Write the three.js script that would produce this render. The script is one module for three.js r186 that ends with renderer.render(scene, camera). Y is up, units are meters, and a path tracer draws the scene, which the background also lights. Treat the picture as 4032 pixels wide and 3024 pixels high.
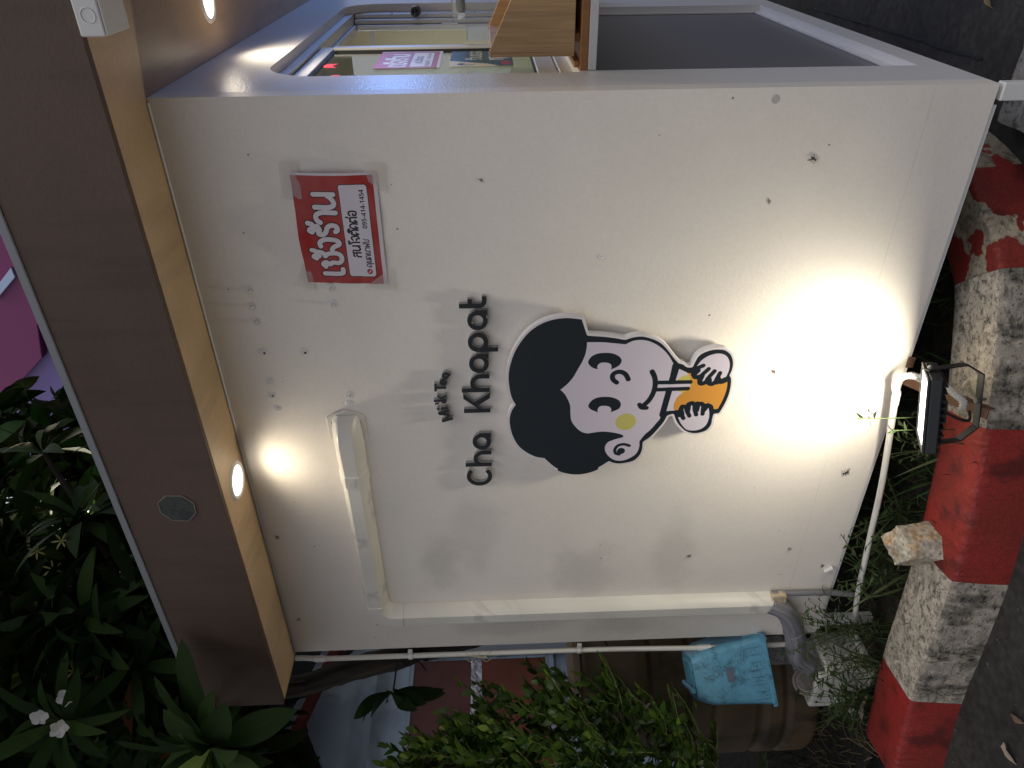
import * as THREE from 'three';
import { mergeGeometries, toCreasedNormals } from 'three/addons/utils/BufferGeometryUtils.js';
import { RoundedBoxGeometry } from 'three/addons/geometries/RoundedBoxGeometry.js';
import { ConvexGeometry } from 'three/addons/geometries/ConvexGeometry.js';
import { RectAreaLightUniformsLib } from 'three/addons/lights/RectAreaLightUniformsLib.js';
RectAreaLightUniformsLib.init();

// ------------------------------------------------------------------ camera, sky, light, exposure
const scene = new THREE.Scene();
const V = (x, y, z) => new THREE.Vector3(x, y, z);
const camera = new THREE.PerspectiveCamera(55.08, 4 / 3, 0.05, 200);
{ // the phone was held sideways: the picture's up is the place's right
  const yaw = 0.583585, pitch = -0.02526, roll = -0.027265;
  const fw = V(-Math.sin(yaw) * Math.cos(pitch), Math.sin(pitch), -Math.cos(yaw) * Math.cos(pitch));
  const rh = V(Math.cos(yaw), 0, -Math.sin(yaw)), uh = rh.clone().cross(fw);
  const right = rh.clone().multiplyScalar(Math.cos(roll)).addScaledVector(uh, Math.sin(roll));
  camera.position.set(0.3753, 1.5119, 1.7975);
  camera.up.copy(right);
  camera.lookAt(camera.position.clone().add(fw));
}
const renderer = new THREE.WebGLRenderer({ antialias: true });
renderer.setSize(1024, 768);
renderer.toneMapping = THREE.LinearToneMapping;
renderer.toneMappingExposure = 1.0;
renderer.shadowMap.enabled = true;
renderer.shadowMap.type = THREE.PCFSoftShadowMap;
const SKY = 0.95;
{ // overcast night sky glowing over a lit town
  const w = 64, h = 32, d = new Float32Array(w * h * 4);
  for (let j = 0; j < h; j++) for (let i = 0; i < w; i++) {
    const el = ((j + 0.5) / h - 0.5) * Math.PI, o = (j * w + i) * 4, g = el < 0 ? 0.2 : (1 + 2 * Math.sin(el)) / 3 * SKY;   // overcast: the zenith three times the horizon
    d[o] = 0.96 * g; d[o + 1] = 0.97 * g; d[o + 2] = 1.07 * g; d[o + 3] = 1;
  }
  const sky = new THREE.DataTexture(d, w, h, THREE.RGBAFormat, THREE.FloatType);
  sky.mapping = THREE.EquirectangularReflectionMapping; sky.magFilter = sky.minFilter = THREE.LinearFilter; sky.needsUpdate = true;
  scene.background = sky; scene.environment = sky;
}
const moon = new THREE.DirectionalLight(new THREE.Color().setRGB(1, 0.95, 0.88), 0.5);   // the soft glow of the street from behind the camera
moon.position.set(1.2, 5.6, 1.6); moon.target.position.set(-1, 1, 0);
moon.castShadow = true; moon.shadow.radius = 30; moon.shadow.mapSize.set(2048, 2048); moon.shadow.bias = -0.0005;
Object.assign(moon.shadow.camera, { left: -6, right: 6, top: 6, bottom: -6, near: 0.5, far: 25 });
scene.add(moon, moon.target);

// ------------------------------------------------------------------ helpers
let seed = 7;
const rnd = () => { seed = (seed + 0x6d2b79f5) | 0; let t = Math.imul(seed ^ (seed >>> 15), 1 | seed); t = (t + Math.imul(t ^ (t >>> 7), 61 | t)) ^ t; return ((t ^ (t >>> 14)) >>> 0) / 4294967296; };
const rr = (a, b) => a + (b - a) * rnd();
const hash = (x, y, s) => { let n = Math.imul(x | 0, 374761393) + Math.imul(y | 0, 668265263) + Math.imul(s, 2246822519); n = Math.imul(n ^ (n >>> 13), 1274126177); return ((n ^ (n >>> 16)) >>> 0) / 4294967296; };
function vn(x, y, s, per) { // value noise, tiling every per cells
  const xi = Math.floor(x), yi = Math.floor(y), fx = x - xi, fy = y - yi, u = fx * fx * (3 - 2 * fx), v = fy * fy * (3 - 2 * fy), m = (a) => per ? ((a % per) + per) % per : a;
  const a = hash(m(xi), m(yi), s), b = hash(m(xi + 1), m(yi), s), c = hash(m(xi), m(yi + 1), s), d = hash(m(xi + 1), m(yi + 1), s);
  return a + (b - a) * u + (c - a) * v + (a - b - c + d) * u * v;
}
function fbm(x, y, s, oct = 4, per = 0) { let t = 0, a = 0.5, n = 0; for (let i = 0; i < oct; i++) { t += a * vn(x, y, s + i, per); n += a; a *= 0.5; x *= 2; y *= 2; per *= 2; } return t / n; }
const sstep = (a, b, x) => { const t = Math.min(1, Math.max(0, (x - a) / (b - a))); return t * t * (3 - 2 * t); };
function tex(w, h, fn, srgb = true, repeat) {
  const d = new Uint8Array(w * h * 4);
  for (let j = 0; j < h; j++) for (let i = 0; i < w; i++) { const c = fn((i + 0.5) / w, (j + 0.5) / h), o = (j * w + i) * 4; d[o] = c[0]; d[o + 1] = c[1]; d[o + 2] = c[2]; d[o + 3] = 255; }
  const t = new THREE.DataTexture(d, w, h); t.magFilter = THREE.LinearFilter; t.minFilter = THREE.LinearMipmapLinearFilter; t.generateMipmaps = true;
  t.wrapS = t.wrapT = THREE.RepeatWrapping; if (srgb) t.colorSpace = THREE.SRGBColorSpace; if (repeat) t.repeat.set(repeat, repeat); t.needsUpdate = true; return t;
}
const grey = (v) => { v = Math.max(0, Math.min(255, v)); return [v, v, v]; };
function canvasTex(w, h, draw) {
  const c = document.createElement('canvas'); c.width = w; c.height = h; draw(c.getContext('2d'), w, h);
  const t = new THREE.CanvasTexture(c); t.colorSpace = THREE.SRGBColorSpace; t.anisotropy = 8; return t;
}
const lin = (r, g, b) => new THREE.Color().setRGB(r, g, b);
const M = (col, rough = 0.7, o = {}) => new THREE.MeshStandardMaterial({ color: Array.isArray(col) ? lin(...col) : col, roughness: rough, ...o });
const MP = (col, rough = 0.7, o = {}) => new THREE.MeshPhysicalMaterial({ color: Array.isArray(col) ? lin(...col) : col, roughness: rough, side: THREE.DoubleSide, ...o });
const taken = {};
const numbered = (n) => { const k = taken[n] = (taken[n] ?? -1) + 1; return k ? n + '_' + String(k).padStart(3, '0') : n; };
function thing(name, label, category, at = [0, 0, 0], group) {
  const o = new THREE.Group(); o.name = numbered(name); o.position.set(...at); o.userData = { label, category }; if (group) o.userData.group = group; scene.add(o); return o;
}
const part = (name, geo, mat, parent, at) => { const m = new THREE.Mesh(geo, mat); m.name = name; if (at) m.position.set(...at); parent.add(m); return m; };
function solo(name, geo, mat, label, category, at, group) { const m = part(numbered(name), geo, mat, scene, at); m.userData = { label, category }; if (group) m.userData.group = group; return m; }
function structure(name, geo, mat) { const m = part(name, geo, mat, scene); m.userData = { kind: 'structure', label: name.replace(/_/g, ' ') }; return m; }
const box = (x0, x1, y0, y1, z0, z1) => new THREE.BoxGeometry(x1 - x0, y1 - y0, z1 - z0).translate((x0 + x1) / 2, (y0 + y1) / 2, (z0 + z1) / 2);
const rbox = (x0, x1, y0, y1, z0, z1, r = 0.004, s = 2) => new RoundedBoxGeometry(x1 - x0, y1 - y0, z1 - z0, s, r).translate((x0 + x1) / 2, (y0 + y1) / 2, (z0 + z1) / 2);
const merge = (list) => mergeGeometries(list.map((g) => { const q = g.index ? g.toNonIndexed() : g; for (const k of Object.keys(q.attributes)) if (!['position', 'normal', 'uv'].includes(k)) q.deleteAttribute(k); return q; }));
const curve = (pts) => new THREE.CatmullRomCurve3(pts.map((p) => V(...p)));
const tube = (pts, r, n = 24, k = 10) => new THREE.TubeGeometry(curve(pts), n, r, k);
function taperTube(pts, r0, r1, n = 20, k = 8, bump = 0) {
  const g = new THREE.TubeGeometry(curve(pts), n, 1, k), c = curve(pts), p = g.attributes.position;
  for (let i = 0; i <= n; i++) { const t = i / n, q = c.getPointAt(t); for (let j = 0; j <= k; j++) { const id = i * (k + 1) + j, r = (r0 + (r1 - r0) * t) * (1 + bump * (hash(i, j % k, 3) - 0.5)); p.setXYZ(id, q.x + (p.getX(id) - q.x) * r, q.y + (p.getY(id) - q.y) * r, q.z + (p.getZ(id) - q.z) * r); } }
  g.computeVertexNormals(); return g;
}
function ribbedTube(pts, r, ribs, amp) { // corrugated hose
  const n = ribs * 4, k = 12, g = new THREE.TubeGeometry(curve(pts), n, 1, k), c = curve(pts), p = g.attributes.position;
  for (let i = 0; i <= n; i++) { const q = c.getPointAt(i / n), rad = r * (1 + amp * [0, 1, 1, 0][i % 4]); for (let j = 0; j <= k; j++) { const id = i * (k + 1) + j; p.setXYZ(id, q.x + (p.getX(id) - q.x) * rad, q.y + (p.getY(id) - q.y) * rad, q.z + (p.getZ(id) - q.z) * rad); } }
  g.computeVertexNormals(); return g;
}
const shapeOf = (pts) => { const s = new THREE.Shape(); pts.forEach(([x, y], i) => i ? s.lineTo(x, y) : s.moveTo(x, y)); s.closePath(); return s; };
const ext = (shape, depth, bevel = 0, seg = 2, curveSegments = 12) => new THREE.ExtrudeGeometry(shape, { depth: Math.max(0.0002, depth - 2 * bevel), bevelEnabled: bevel > 0, bevelSize: bevel, bevelThickness: bevel, bevelOffset: -bevel, bevelSegments: seg, curveSegments }).translate(0, 0, bevel);
function uvPlan(g, f) { const p = g.attributes.position, u = new Float32Array(p.count * 2); for (let i = 0; i < p.count; i++) { const q = f(p.getX(i), p.getY(i), p.getZ(i)); u[2 * i] = q[0]; u[2 * i + 1] = q[1]; } g.setAttribute('uv', new THREE.BufferAttribute(u, 2)); return g; }
function uvBox(g, s = 1) { if (g.index) g = g.toNonIndexed(); g.computeVertexNormals; const n = g.attributes.normal; let i = 0; return uvPlan(g, (x, y, z) => { const a = Math.abs(n.getX(i)), b = Math.abs(n.getY(i)), c = Math.abs(n.getZ(i)); i++; return a > b && a > c ? [z * s, y * s] : b > c ? [x * s, z * s] : [x * s, y * s]; }); }
function smooth(segs, n = 7) { // segments of a closed outline; corners only where segments meet
  const out = [];
  for (const s of segs) { if (s.length < 3) { out.push(s[0]); continue; } const c = new THREE.CatmullRomCurve3(s.map(([x, y]) => V(x, y, 0)), false, 'centripetal'); const m = n * (s.length - 1); for (let i = 0; i < m; i++) { const q = c.getPoint(i / m); out.push([q.x, q.y]); } }
  return out;
}
function wallSweep(path, profile, scale) { // path [x, y] on the wall, profile [across, out of the wall]; closed prism with ends
  const pos = [], idx = [], k = profile.length, n = path.length;
  path.forEach(([x, y], i) => {
    const a = path[Math.max(0, i - 1)], b = path[Math.min(n - 1, i + 1)], tx = b[0] - a[0], ty = b[1] - a[1], l = Math.hypot(tx, ty), [sa, sz] = scale ? scale[i] : [1, 1];
    for (const [u, z] of profile) pos.push(x - (ty / l) * u * sa, y + (tx / l) * u * sa, 0.0005 + z * sz);
  });
  for (let i = 0; i < n - 1; i++) for (let j = 0; j < k; j++) { const a = i * k + j, b = i * k + (j + 1) % k; idx.push(a, b, a + k, b, b + k, a + k); }
  for (let j = 1; j < k - 1; j++) idx.push(0, j + 1, j, (n - 1) * k, (n - 1) * k + j, (n - 1) * k + j + 1);
  const g = new THREE.BufferGeometry(); g.setAttribute('position', new THREE.Float32BufferAttribute(pos, 3)); g.setIndex(idx);
  const q = toCreasedNormals(g, 0.5); return uvPlan(q, (x, y, z) => [x, y + z]);
}

// ------------------------------------------------------------------ shared materials
const peel = tex(512, 512, (u, v) => grey(255 * (0.55 * fbm(u * 40, v * 56, 5, 3, 8) + 0.45 * vn(u * 128, v * 128, 9, 128))), false);
const peelB = peel.clone(); peelB.repeat.set(3.2, 3.2); peelB.needsUpdate = true;
const wallMap = tex(2048, 2048, (u, v) => { // 2 m x 2 m of off-white paint: roller mottling, grime, splashes low down, fly specks
  const x = u * 2, y = v * 2; let c = 1 - 0.03 * (fbm(x * 7, y * 7, 11, 4) - 0.5) - 0.02 * (vn(x * 160, y * 160, 3) - 0.5), w = 0;
  const smut = (cx, cy, rx, ry, k) => { const d = Math.hypot((x - cx) / rx, (y - cy) / ry); return k * sstep(1, 0.25, d + 0.9 * (fbm(x * 11 + cx * 9, y * 11, 21, 5) - 0.5)); };
  c -= smut(0.47, 1.42, 0.16, 0.1, 0.085) + smut(0.62, 1.3, 0.22, 0.12, 0.06) + smut(0.38, 0.9, 0.2, 0.16, 0.07) + smut(0.5, 0.6, 0.25, 0.1, 0.06) + smut(0.1, 1.2, 0.07, 0.25, 0.09) + smut(0.08, 0.75, 0.07, 0.2, 0.09);
  const cell = 26, ci = Math.floor(x * cell), cj = Math.floor(y * cell), h = hash(ci, cj, 77); // fly specks and splashes
  if (h < 0.011) { const px = (ci + 0.2 + 0.6 * hash(ci, cj, 78)) / cell, py = (cj + 0.2 + 0.6 * hash(ci, cj, 79)) / cell, r = 0.0012 + 0.0016 * hash(ci, cj, 80) ** 3; w += 0.55 * sstep(r * 1.3, r * 0.6, Math.hypot(x - px, (y - py) * 0.8)); }
  for (const yy of [0.153, 1.985]) w += 0.06 * sstep(0.0022, 0.0006, Math.abs(y - yy - 0.0015 * Math.sin(x * 9))) * (0.4 + 0.6 * vn(x * 14, 2, 6));
  const k = Math.max(0.15, c - w); return [235 * k, 228 * k * (1 - 0.015 * w), 217 * k * (1 - 0.06 * w)];
});
const wallPaint = M([1, 1, 1], 0.42, { map: wallMap, bumpMap: peelB, bumpScale: 0.00035 });
const frontPaint = M([0.74, 0.72, 0.7], 0.3, { bumpMap: peelB, bumpScale: 0.0007 });
const brushed = tex(512, 512, (u, v) => grey(150 + 60 * (vn(u * 256, v * 6, 4, 0) - 0.5) + 40 * (fbm(u * 6, v * 6, 8, 4, 6) - 0.5)), false);
const mottle = tex(512, 512, (u, v) => grey(255 * (0.9 + 0.14 * (fbm(u * 6, v * 6, 15, 5, 6) - 0.5) - 0.05 * sstep(0.55, 0.75, fbm(u * 24, v * 3, 17, 4, 24)) + 0.05 * (vn(u * 200, v * 200, 19, 200) - 0.5))));
const fasciaPaint = M([0.125, 0.077, 0.053], 0.6, { map: mottle, bumpMap: peelB, bumpScale: 0.0004 });
const soffitPaint = M([0.7, 0.485, 0.28], 0.34, { map: mottle, bumpMap: peelB, bumpScale: 0.0004 });
const greyTrim = M([0.24, 0.25, 0.26], 0.45, { metalness: 0.3 });
const plastic = M([0.72, 0.69, 0.6], 0.38);
const agedPlastic = M([1, 1, 1], 0.4, { map: tex(256, 256, (u, v) => { const k = 1 - 0.12 * fbm(u * 5, v * 5, 61, 5, 5) - 0.1 * sstep(0.62, 0.75, fbm(u * 14, v * 14, 63, 4, 14)); return [232 * k, 229 * k, 219 * k]; }) });
const whitePvc = M([0.7, 0.69, 0.67], 0.4);
const blackAcrylic = MP([0.012, 0.014, 0.017], 0.3, { side: THREE.FrontSide });
const clearAcrylic = MP([0.95, 0.96, 0.96], 0.04, { transmission: 1, thickness: 0, ior: 1.3 });
const letterBody = MP([0.72, 0.73, 0.73], 0.12, { transmission: 0.7, thickness: 0, ior: 1.3 });
const glass = MP([0.9, 0.96, 0.94], 0.02, { transmission: 1, thickness: 0, ior: 1.5 });
const clearTape = MP([0.9, 0.88, 0.87], 0.22, { transmission: 0.8, thickness: 0, ior: 1.4 });
const aluminium = M([0.66, 0.67, 0.68], 0.35, { metalness: 0.25 });
const rubber = M([0.015, 0.015, 0.017], 0.6);
const darkMetal = M([0.03, 0.032, 0.034], 0.45, { metalness: 0.4 });
const steel = M([0.35, 0.34, 0.33], 0.4, { metalness: 0.8 });
const rust = M([0.16, 0.08, 0.045], 0.8, { bumpMap: peel, bumpScale: 0.001 });
const woodTex = tex(512, 512, (u, v) => { const g = fbm(u * 26, v * 2.2, 41, 4), f = fbm(u * 160, v * 5, 43, 2), k = 0.78 + 0.2 * (g - 0.5) + 0.14 * (f - 0.5), kn = sstep(0.05, 0.0, Math.hypot((u - 0.42) * 1.2, (v - 0.55) * 0.7)) * 0.3; return [228 * (k - kn), 184 * (k - kn), 130 * (k - kn)]; });
const plywood = M([1, 1, 1], 0.5, { map: woodTex, bumpMap: woodTex, bumpScale: 0.0003 });
const darkWood = M([0.72, 0.52, 0.36], 0.4, { map: woodTex, bumpMap: woodTex, bumpScale: 0.0004 });
const LG = {
outline: [[[251,102],[227,94],[200,85]],
  [[200,85],[195,39],[191,15],[184,-17]],
  [[184,-17],[191,-38],[193,-64],[184,-95],[168,-123],[142,-147],[118,-165],[102,-179]],
  [[102,-179],[97,-192],[88,-204],[87,-213]],
  [[87,-213],[104,-218],[122,-226],[135,-242],[143,-263],[145,-282],[141,-305],[126,-325],[105,-336],[85,-340],[64,-339],[51,-336]],
  [[51,-336],[42,-341],[10,-345],[-28,-342],[-66,-332],[-89,-321],[-91,-308]],
  [[-91,-308],[-105,-307],[-128,-306],[-151,-293],[-161,-270],[-162,-247],[-152,-222],[-131,-201],[-110,-187],[-88,-178]],
  [[-88,-178],[-92,-168]],
  [[-92,-168],[-112,-161],[-140,-145],[-169,-125],[-187,-105]],
  [[-187,-105],[-216,-105],[-240,-98],[-261,-81],[-270,-57],[-273,-33],[-269,-11],[-263,0]],
  [[-263,0],[-282,24],[-299,57],[-306,96],[-299,135],[-281,169],[-259,191],[-242,205]],
  [[-242,205],[-237,227],[-220,256],[-192,284],[-153,303],[-112,312],[-78,313],[-50,306],[-32,296]],
  [[-32,296],[-12,305],[21,312],[64,315],[100,311],[145,298],[184,278],[220,249],[243,215],[254,182],[257,144],[251,102]]],
face: [[[173,89],[172,50],[168,16],[163,-19]],
  [[163,-19],[173,-38],[176,-57],[173,-79],[163,-101],[145,-125],[122,-145],[94,-162]],
  [[94,-162],[38,-154]],
  [[38,-154],[-85,-140]],
  [[-85,-140],[-95,-143],[-114,-133],[-139,-117],[-156,-102],[-181,-88]],
  [[-181,-88],[-203,-89],[-227,-83],[-245,-65],[-255,-41],[-252,-17],[-236,3],[-214,15],[-196,16],[-182,9],[-173,-7],[-167,-25],[-164,-36]],
  [[-164,-36],[-160,-37],[-155,-34]],
  [[-155,-34],[-149,-20],[-142,9],[-140,32],[-143,56],[-145,74],[-137,93],[-119,110],[-96,123],[-68,127],[-40,129],[-17,137],[2,147],[16,159]],
  [[16,159],[34,141],[57,124],[83,112],[109,100],[134,92],[159,89],[173,89]]],
eyes: [[[[81,17],[88,15],[97,17],[103,25],[105,36],[104,47],[98,54],[89,56],[83,54]],
  [[83,54],[88,68],[97,78],[108,83],[126,74],[135,57],[137,36],[134,14],[123,-5],[110,-12],[98,-9],[88,2],[81,17]]],
[[[-69,8],[-60,6],[-51,10],[-46,20],[-45,29],[-46,39],[-52,45],[-60,47],[-68,45]],
  [[-68,45],[-61,60],[-54,70],[-44,75],[-25,66],[-15,49],[-13,26],[-17,3],[-28,-15],[-42,-21],[-56,-17],[-64,-4],[-69,8]]]],
nose: [[36,-3],[47,8],[62,10],[71,0],[72,-13],[63,-27],[46,-36]],
mouth: [[70,-103],[50,-112],[26,-116],[-4,-113],[-31,-102],[-51,-85]],
corner: [[-44,-76],[-55,-83],[-57,-98]],
swirl: [[-197,-58],[-191,-41],[-195,-24],[-209,-15],[-225,-18],[-230,-29]],
dot: [[-217,-34]],
cheek: [[-106,-40]],
straw: [[[32,-121],[31,-218]],[[7,-119],[8,-213]]],
rim: [[[89,-168],[35,-164]],[[4,-159],[-83,-148]]],
cupLight: [[[77,-180],[64,-204],[53,-219],[5,-225],[-21,-190],[-69,-184],[-71,-158],[6,-167],[38,-174]]],
cupSpot: [[24,-208]],
tea: [[[63,-203],[53,-212],[38,-217],[21,-216],[6,-211],[-7,-199],[-20,-187],[-37,-180],[-54,-178],[-68,-181]],
  [[-68,-181],[-68,-241],[-68,-308],[-67,-313]],
  [[-67,-313],[-31,-323],[4,-328],[32,-326]],
  [[32,-326],[51,-270],[63,-203]]],
handA: [[[85,-230],[104,-241],[119,-261],[125,-288],[117,-309],[93,-323],[62,-324],[39,-316],[35,-308]],
  [[35,-308],[47,-302],[29,-281]],
  [[29,-281],[43,-277],[31,-252]],
  [[31,-252],[57,-256],[54,-233]],
  [[54,-233],[70,-243],[85,-230]]],
handAk: [[[86,-248],[71,-223],[56,-223]],[[74,-265],[44,-243],[28,-247]],[[66,-283],[33,-265],[23,-274]],[[59,-300],[26,-292],[31,-306],[39,-320]]],
handB: [[[-95,-196],[-123,-211],[-142,-229],[-146,-249],[-142,-269],[-128,-284],[-105,-290],[-83,-289],[-63,-284]],
  [[-63,-284],[-77,-274],[-54,-258]],
  [[-54,-258],[-76,-255],[-51,-231]],
  [[-51,-231],[-78,-228],[-63,-209]],
  [[-63,-209],[-91,-214],[-95,-196]]],
handBk: [[[-99,-213],[-74,-200],[-55,-204]],[[-91,-230],[-64,-218],[-47,-222]],[[-87,-250],[-59,-242],[-45,-248]],[[-85,-269],[-57,-269],[-52,-280]]]
};
// ------------------------------------------------------------------ ground, kerb
const asphaltMap = tex(1024, 1024, (u, v) => { const s = fbm(u * 90, v * 90, 51, 3, 90), b = fbm(u * 8, v * 8, 55, 4, 8), cr = sstep(0.012, 0.003, Math.abs(fbm(u * 5, v * 5, 58, 4, 5) - 0.5)) * 0.5, k = 0.72 + 0.5 * (s - 0.5) + 0.4 * (b - 0.5) - 0.3 * cr; return [68 * k, 66 * k, 62 * k]; });
asphaltMap.repeat.set(1 / 1.6, 1 / 1.6);
const asphalt = M([1, 1, 1], 0.85, { map: asphaltMap, bumpMap: asphaltMap, bumpScale: 0.003 });
structure('road', uvPlan(new THREE.PlaneGeometry(90, 90, 1, 1).rotateX(-Math.PI / 2), (x, y, z) => [x, z]), asphalt);
// the kerb: front top edge, left to right, bending away under the kiosk; painted in bands
const kerbEdge = curve([[-2.2, 0, 0.452], [-1.85, 0, 0.385], [-1.6, 0, 0.362], [-1.343, 0, 0.333], [-1.1, 0, 0.285], [-0.856, 0, 0.219], [-0.65, 0, 0.14], [-0.459, 0, 0.036], [-0.366, 0, -0.077], [-0.3, 0, -0.2], [-0.25, 0, -0.4], [-0.235, 0, -0.65], [-0.235, 0, -1], [-0.235, 0, -1.6]]);
const kerbAt = (() => { const n = 400, pts = kerbEdge.getSpacedPoints(n); return (i) => { i = Math.max(0, Math.min(n, i)); const a = pts[Math.max(0, i - 2)], b = pts[Math.min(n, i + 2)], t = b.clone().sub(a).normalize(); return { p: pts[i], n: V(t.z, 0, -t.x), t }; }; })();
const kerbIndex = (x, z) => { let best = 0, bd = 9; for (let i = 0; i <= 400; i++) { const d = Math.hypot(kerbAt(i).p.x - x, kerbAt(i).p.z - z); if (d < bd) { bd = d; best = i; } } return best; };
function kerbStone(i0, i1, cutL, id) { // a length of kerb: chipped front edge, battered face
  const pos = [], uv = [], idx = [], rows = Math.max(10, Math.round((i1 - i0) * 0.9)), W = 0.2; let dist = 0;
  const prof = [[-0.024, -0.02], [-0.021, 0.02], [-0.014, 0.08], [-0.008, 0.13], [-0.005, 0.149], [0.002, 0.157], [0.012, 0.1603], [0.06, 0.1612], [0.12, 0.161], [0.17, 0.16], [0.193, 0.156], [0.2, 0.148], [0.203, -0.02]];
  for (let r = 0; r <= rows; r++) {
    const f = i0 + (i1 - i0) * r / rows, k = kerbAt(Math.round(f)), k2 = kerbAt(Math.round(f) + 1), p = k.p.clone().lerp(k2.p, 0.5 * ((f - Math.round(f)) + 0)), sk = cutL ? cutL * (1 - r / rows) : 0;
    prof.forEach(([a, y], j) => {
      const e = j > 2 && j < 7 ? 0.011 * (fbm(f * 1.3 + id * 7, j * 0.3, 91, 4) - 0.58) : 0.002 * (fbm(f * 0.5, j * 0.7, 93, 3) - 0.5);
      const q = p.clone().addScaledVector(k.n, a - e).addScaledVector(k.t, -sk * Math.max(0, a));
      pos.push(q.x, y + e * 0.9, q.z); uv.push(f * 0.0082, a < 0.004 ? y : 0.16 + a);
    });
  }
  const m = prof.length;
  for (let r = 0; r < rows; r++) for (let j = 0; j < m - 1; j++) { const a = r * m + j; idx.push(a, a + m, a + 1, a + 1, a + m, a + m + 1); }
  for (let j = 1; j < m - 1; j++) idx.push(0, j, j + 1, rows * m, rows * m + j + 1, rows * m + j);
  const g = new THREE.BufferGeometry(); g.setAttribute('position', new THREE.Float32BufferAttribute(pos, 3)); g.setAttribute('uv', new THREE.Float32BufferAttribute(uv, 2)); g.setIndex(idx); return toCreasedNormals(g, 0.7);
}
const concrete = (u, v, s) => { const g = 0.84 + 0.36 * (fbm(u * 30, v * 30, s, 5) - 0.5) + 0.15 * (vn(u * 300, v * 300, s + 3) - 0.5), pit = sstep(0.64, 0.72, fbm(u * 90, v * 90, s + 9, 3)); return g - 0.22 * pit - 0.16 * sstep(0.58, 0.75, fbm(u * 20, v * 44, s + 5, 5)); };
const whiteKerb = tex(1024, 1024, (u, v) => { const k = concrete(u * 1.6, v * 1.6, 101), black = v < 0.157 ? 0.12 + sstep(0.5, 0.76, fbm(u * 30, v * 9, 107, 5)) * 0.3 : 0.2 * sstep(0.6, 0.7, fbm(u * 80, v * 80, 109, 3)), w = Math.max(0.12, k - black * 0.9); return [214 * w, 203 * w, 184 * w]; });
const redKerb = (wear, s) => tex(1024, 1024, (u, v) => {
  const k = concrete(u * 1.6, v * 1.6, s), n = fbm(u * 7.5, v * 9, s + 11, 6), chip = sstep(wear, wear - 0.02, n), dirt = sstep(0.54, 0.78, fbm(u * 12, v * 12, s + 15, 6)) * 0.32;
  const r = [172 * (0.85 + 0.3 * (fbm(u * 5, v * 5, s + 2, 3) - 0.5)), 44, 36].map((c) => c * (1 - dirt) * (0.86 + 0.28 * vn(u * 300, v * 300, s)));
  const c = [206 * k, 192 * k, 165 * k]; return [0, 1, 2].map((i) => Math.max(6, r[i] * (1 - chip) + c[i] * chip));
});
const scale1 = (t) => { t.repeat.set(1, 1); return t; };
const kerbMats = { white: M([0.92, 0.92, 0.92], 0.85, { map: scale1(whiteKerb), bumpMap: whiteKerb, bumpScale: 0.004 }), red: M([0.8, 0.8, 0.8], 0.62, { map: redKerb(0.2, 131) }), worn: M([0.75, 0.75, 0.75], 0.7, { map: redKerb(0.5, 151) }) };
const kerb = new THREE.Group(); kerb.name = 'kerb'; kerb.userData = { kind: 'structure', label: 'red and white painted concrete kerb' }; scene.add(kerb);
{
  const b = [0, kerbIndex(-1.852, 0.385), kerbIndex(-1.343, 0.333), kerbIndex(-0.856, 0.219), kerbIndex(-0.459, 0.036), 262, 330, 400];
  ['red', 'white', 'red', 'white', 'worn', 'white', 'red'].forEach((c, i) => part('kerb_stone', kerbStone(b[i] + (i ? 0.12 : 0), b[i + 1] - 0.12, 0, i), kerbMats[c], kerb));
}
const soilTex = tex(512, 512, (u, v) => { const k = 0.55 + 0.9 * (fbm(u * 24, v * 24, 171, 5, 24) - 0.5); return [70 * k, 60 * k, 44 * k]; });
soilTex.repeat.set(2, 2);
{ // planting bed behind the kerb, reaching under the kiosk and back to the house
  const pts = []; for (let i = 0; i <= 400; i += 10) { const k = kerbAt(i); pts.push([k.p.x + k.n.x * 0.19, k.p.z + k.n.z * 0.19]); }
  pts.push([-0.42, -9], [-14, -9], [-14, 0.26]);
  const s = shapeOf(pts.map(([x, z]) => [x, -z])), g = new THREE.ShapeGeometry(s).rotateX(-Math.PI / 2).translate(0, 0.09, 0);
  structure('planting_bed', uvPlan(g, (x, y, z) => [x, z]), M([1, 1, 1], 0.95, { map: soilTex, bumpMap: soilTex, bumpScale: 0.03 }));
}
// concrete slab under the kiosk leg and a broken piece on it
const slabMat = M([0.34, 0.32, 0.29], 0.9, { map: scale1(tex(512, 512, (u, v) => grey(255 * Math.max(0.1, concrete(u, v, 201)))) ), bumpMap: asphaltMap, bumpScale: 0.004 });
function rough(g, amp, f, s) { const p = g.attributes.position; for (let i = 0; i < p.count; i++) { const x = p.getX(i), y = p.getY(i), z = p.getZ(i); p.setXYZ(i, x + amp * (fbm(y * f + 5, z * f, s, 3) - 0.5), y + amp * (fbm(x * f, z * f + 9, s + 1, 3) - 0.5), z + amp * (fbm(x * f + 3, y * f, s + 2, 3) - 0.5)); } g.computeVertexNormals(); return g; }
solo('concrete_slab', uvBox(rough(new THREE.BoxGeometry(0.62, 0.05, 0.56, 26, 3, 26), 0.016, 22, 210)), slabMat, 'rough grey concrete slab under the white kiosk leg', 'slab', [0.14, 0.026, -0.045]);
solo('concrete_piece', uvBox(rough(new THREE.BoxGeometry(0.16, 0.035, 0.13, 12, 3, 10), 0.014, 26, 220)), slabMat, 'small flat piece of concrete lying on the slab', 'concrete piece', [-0.075, 0.07, -0.1]);

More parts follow.
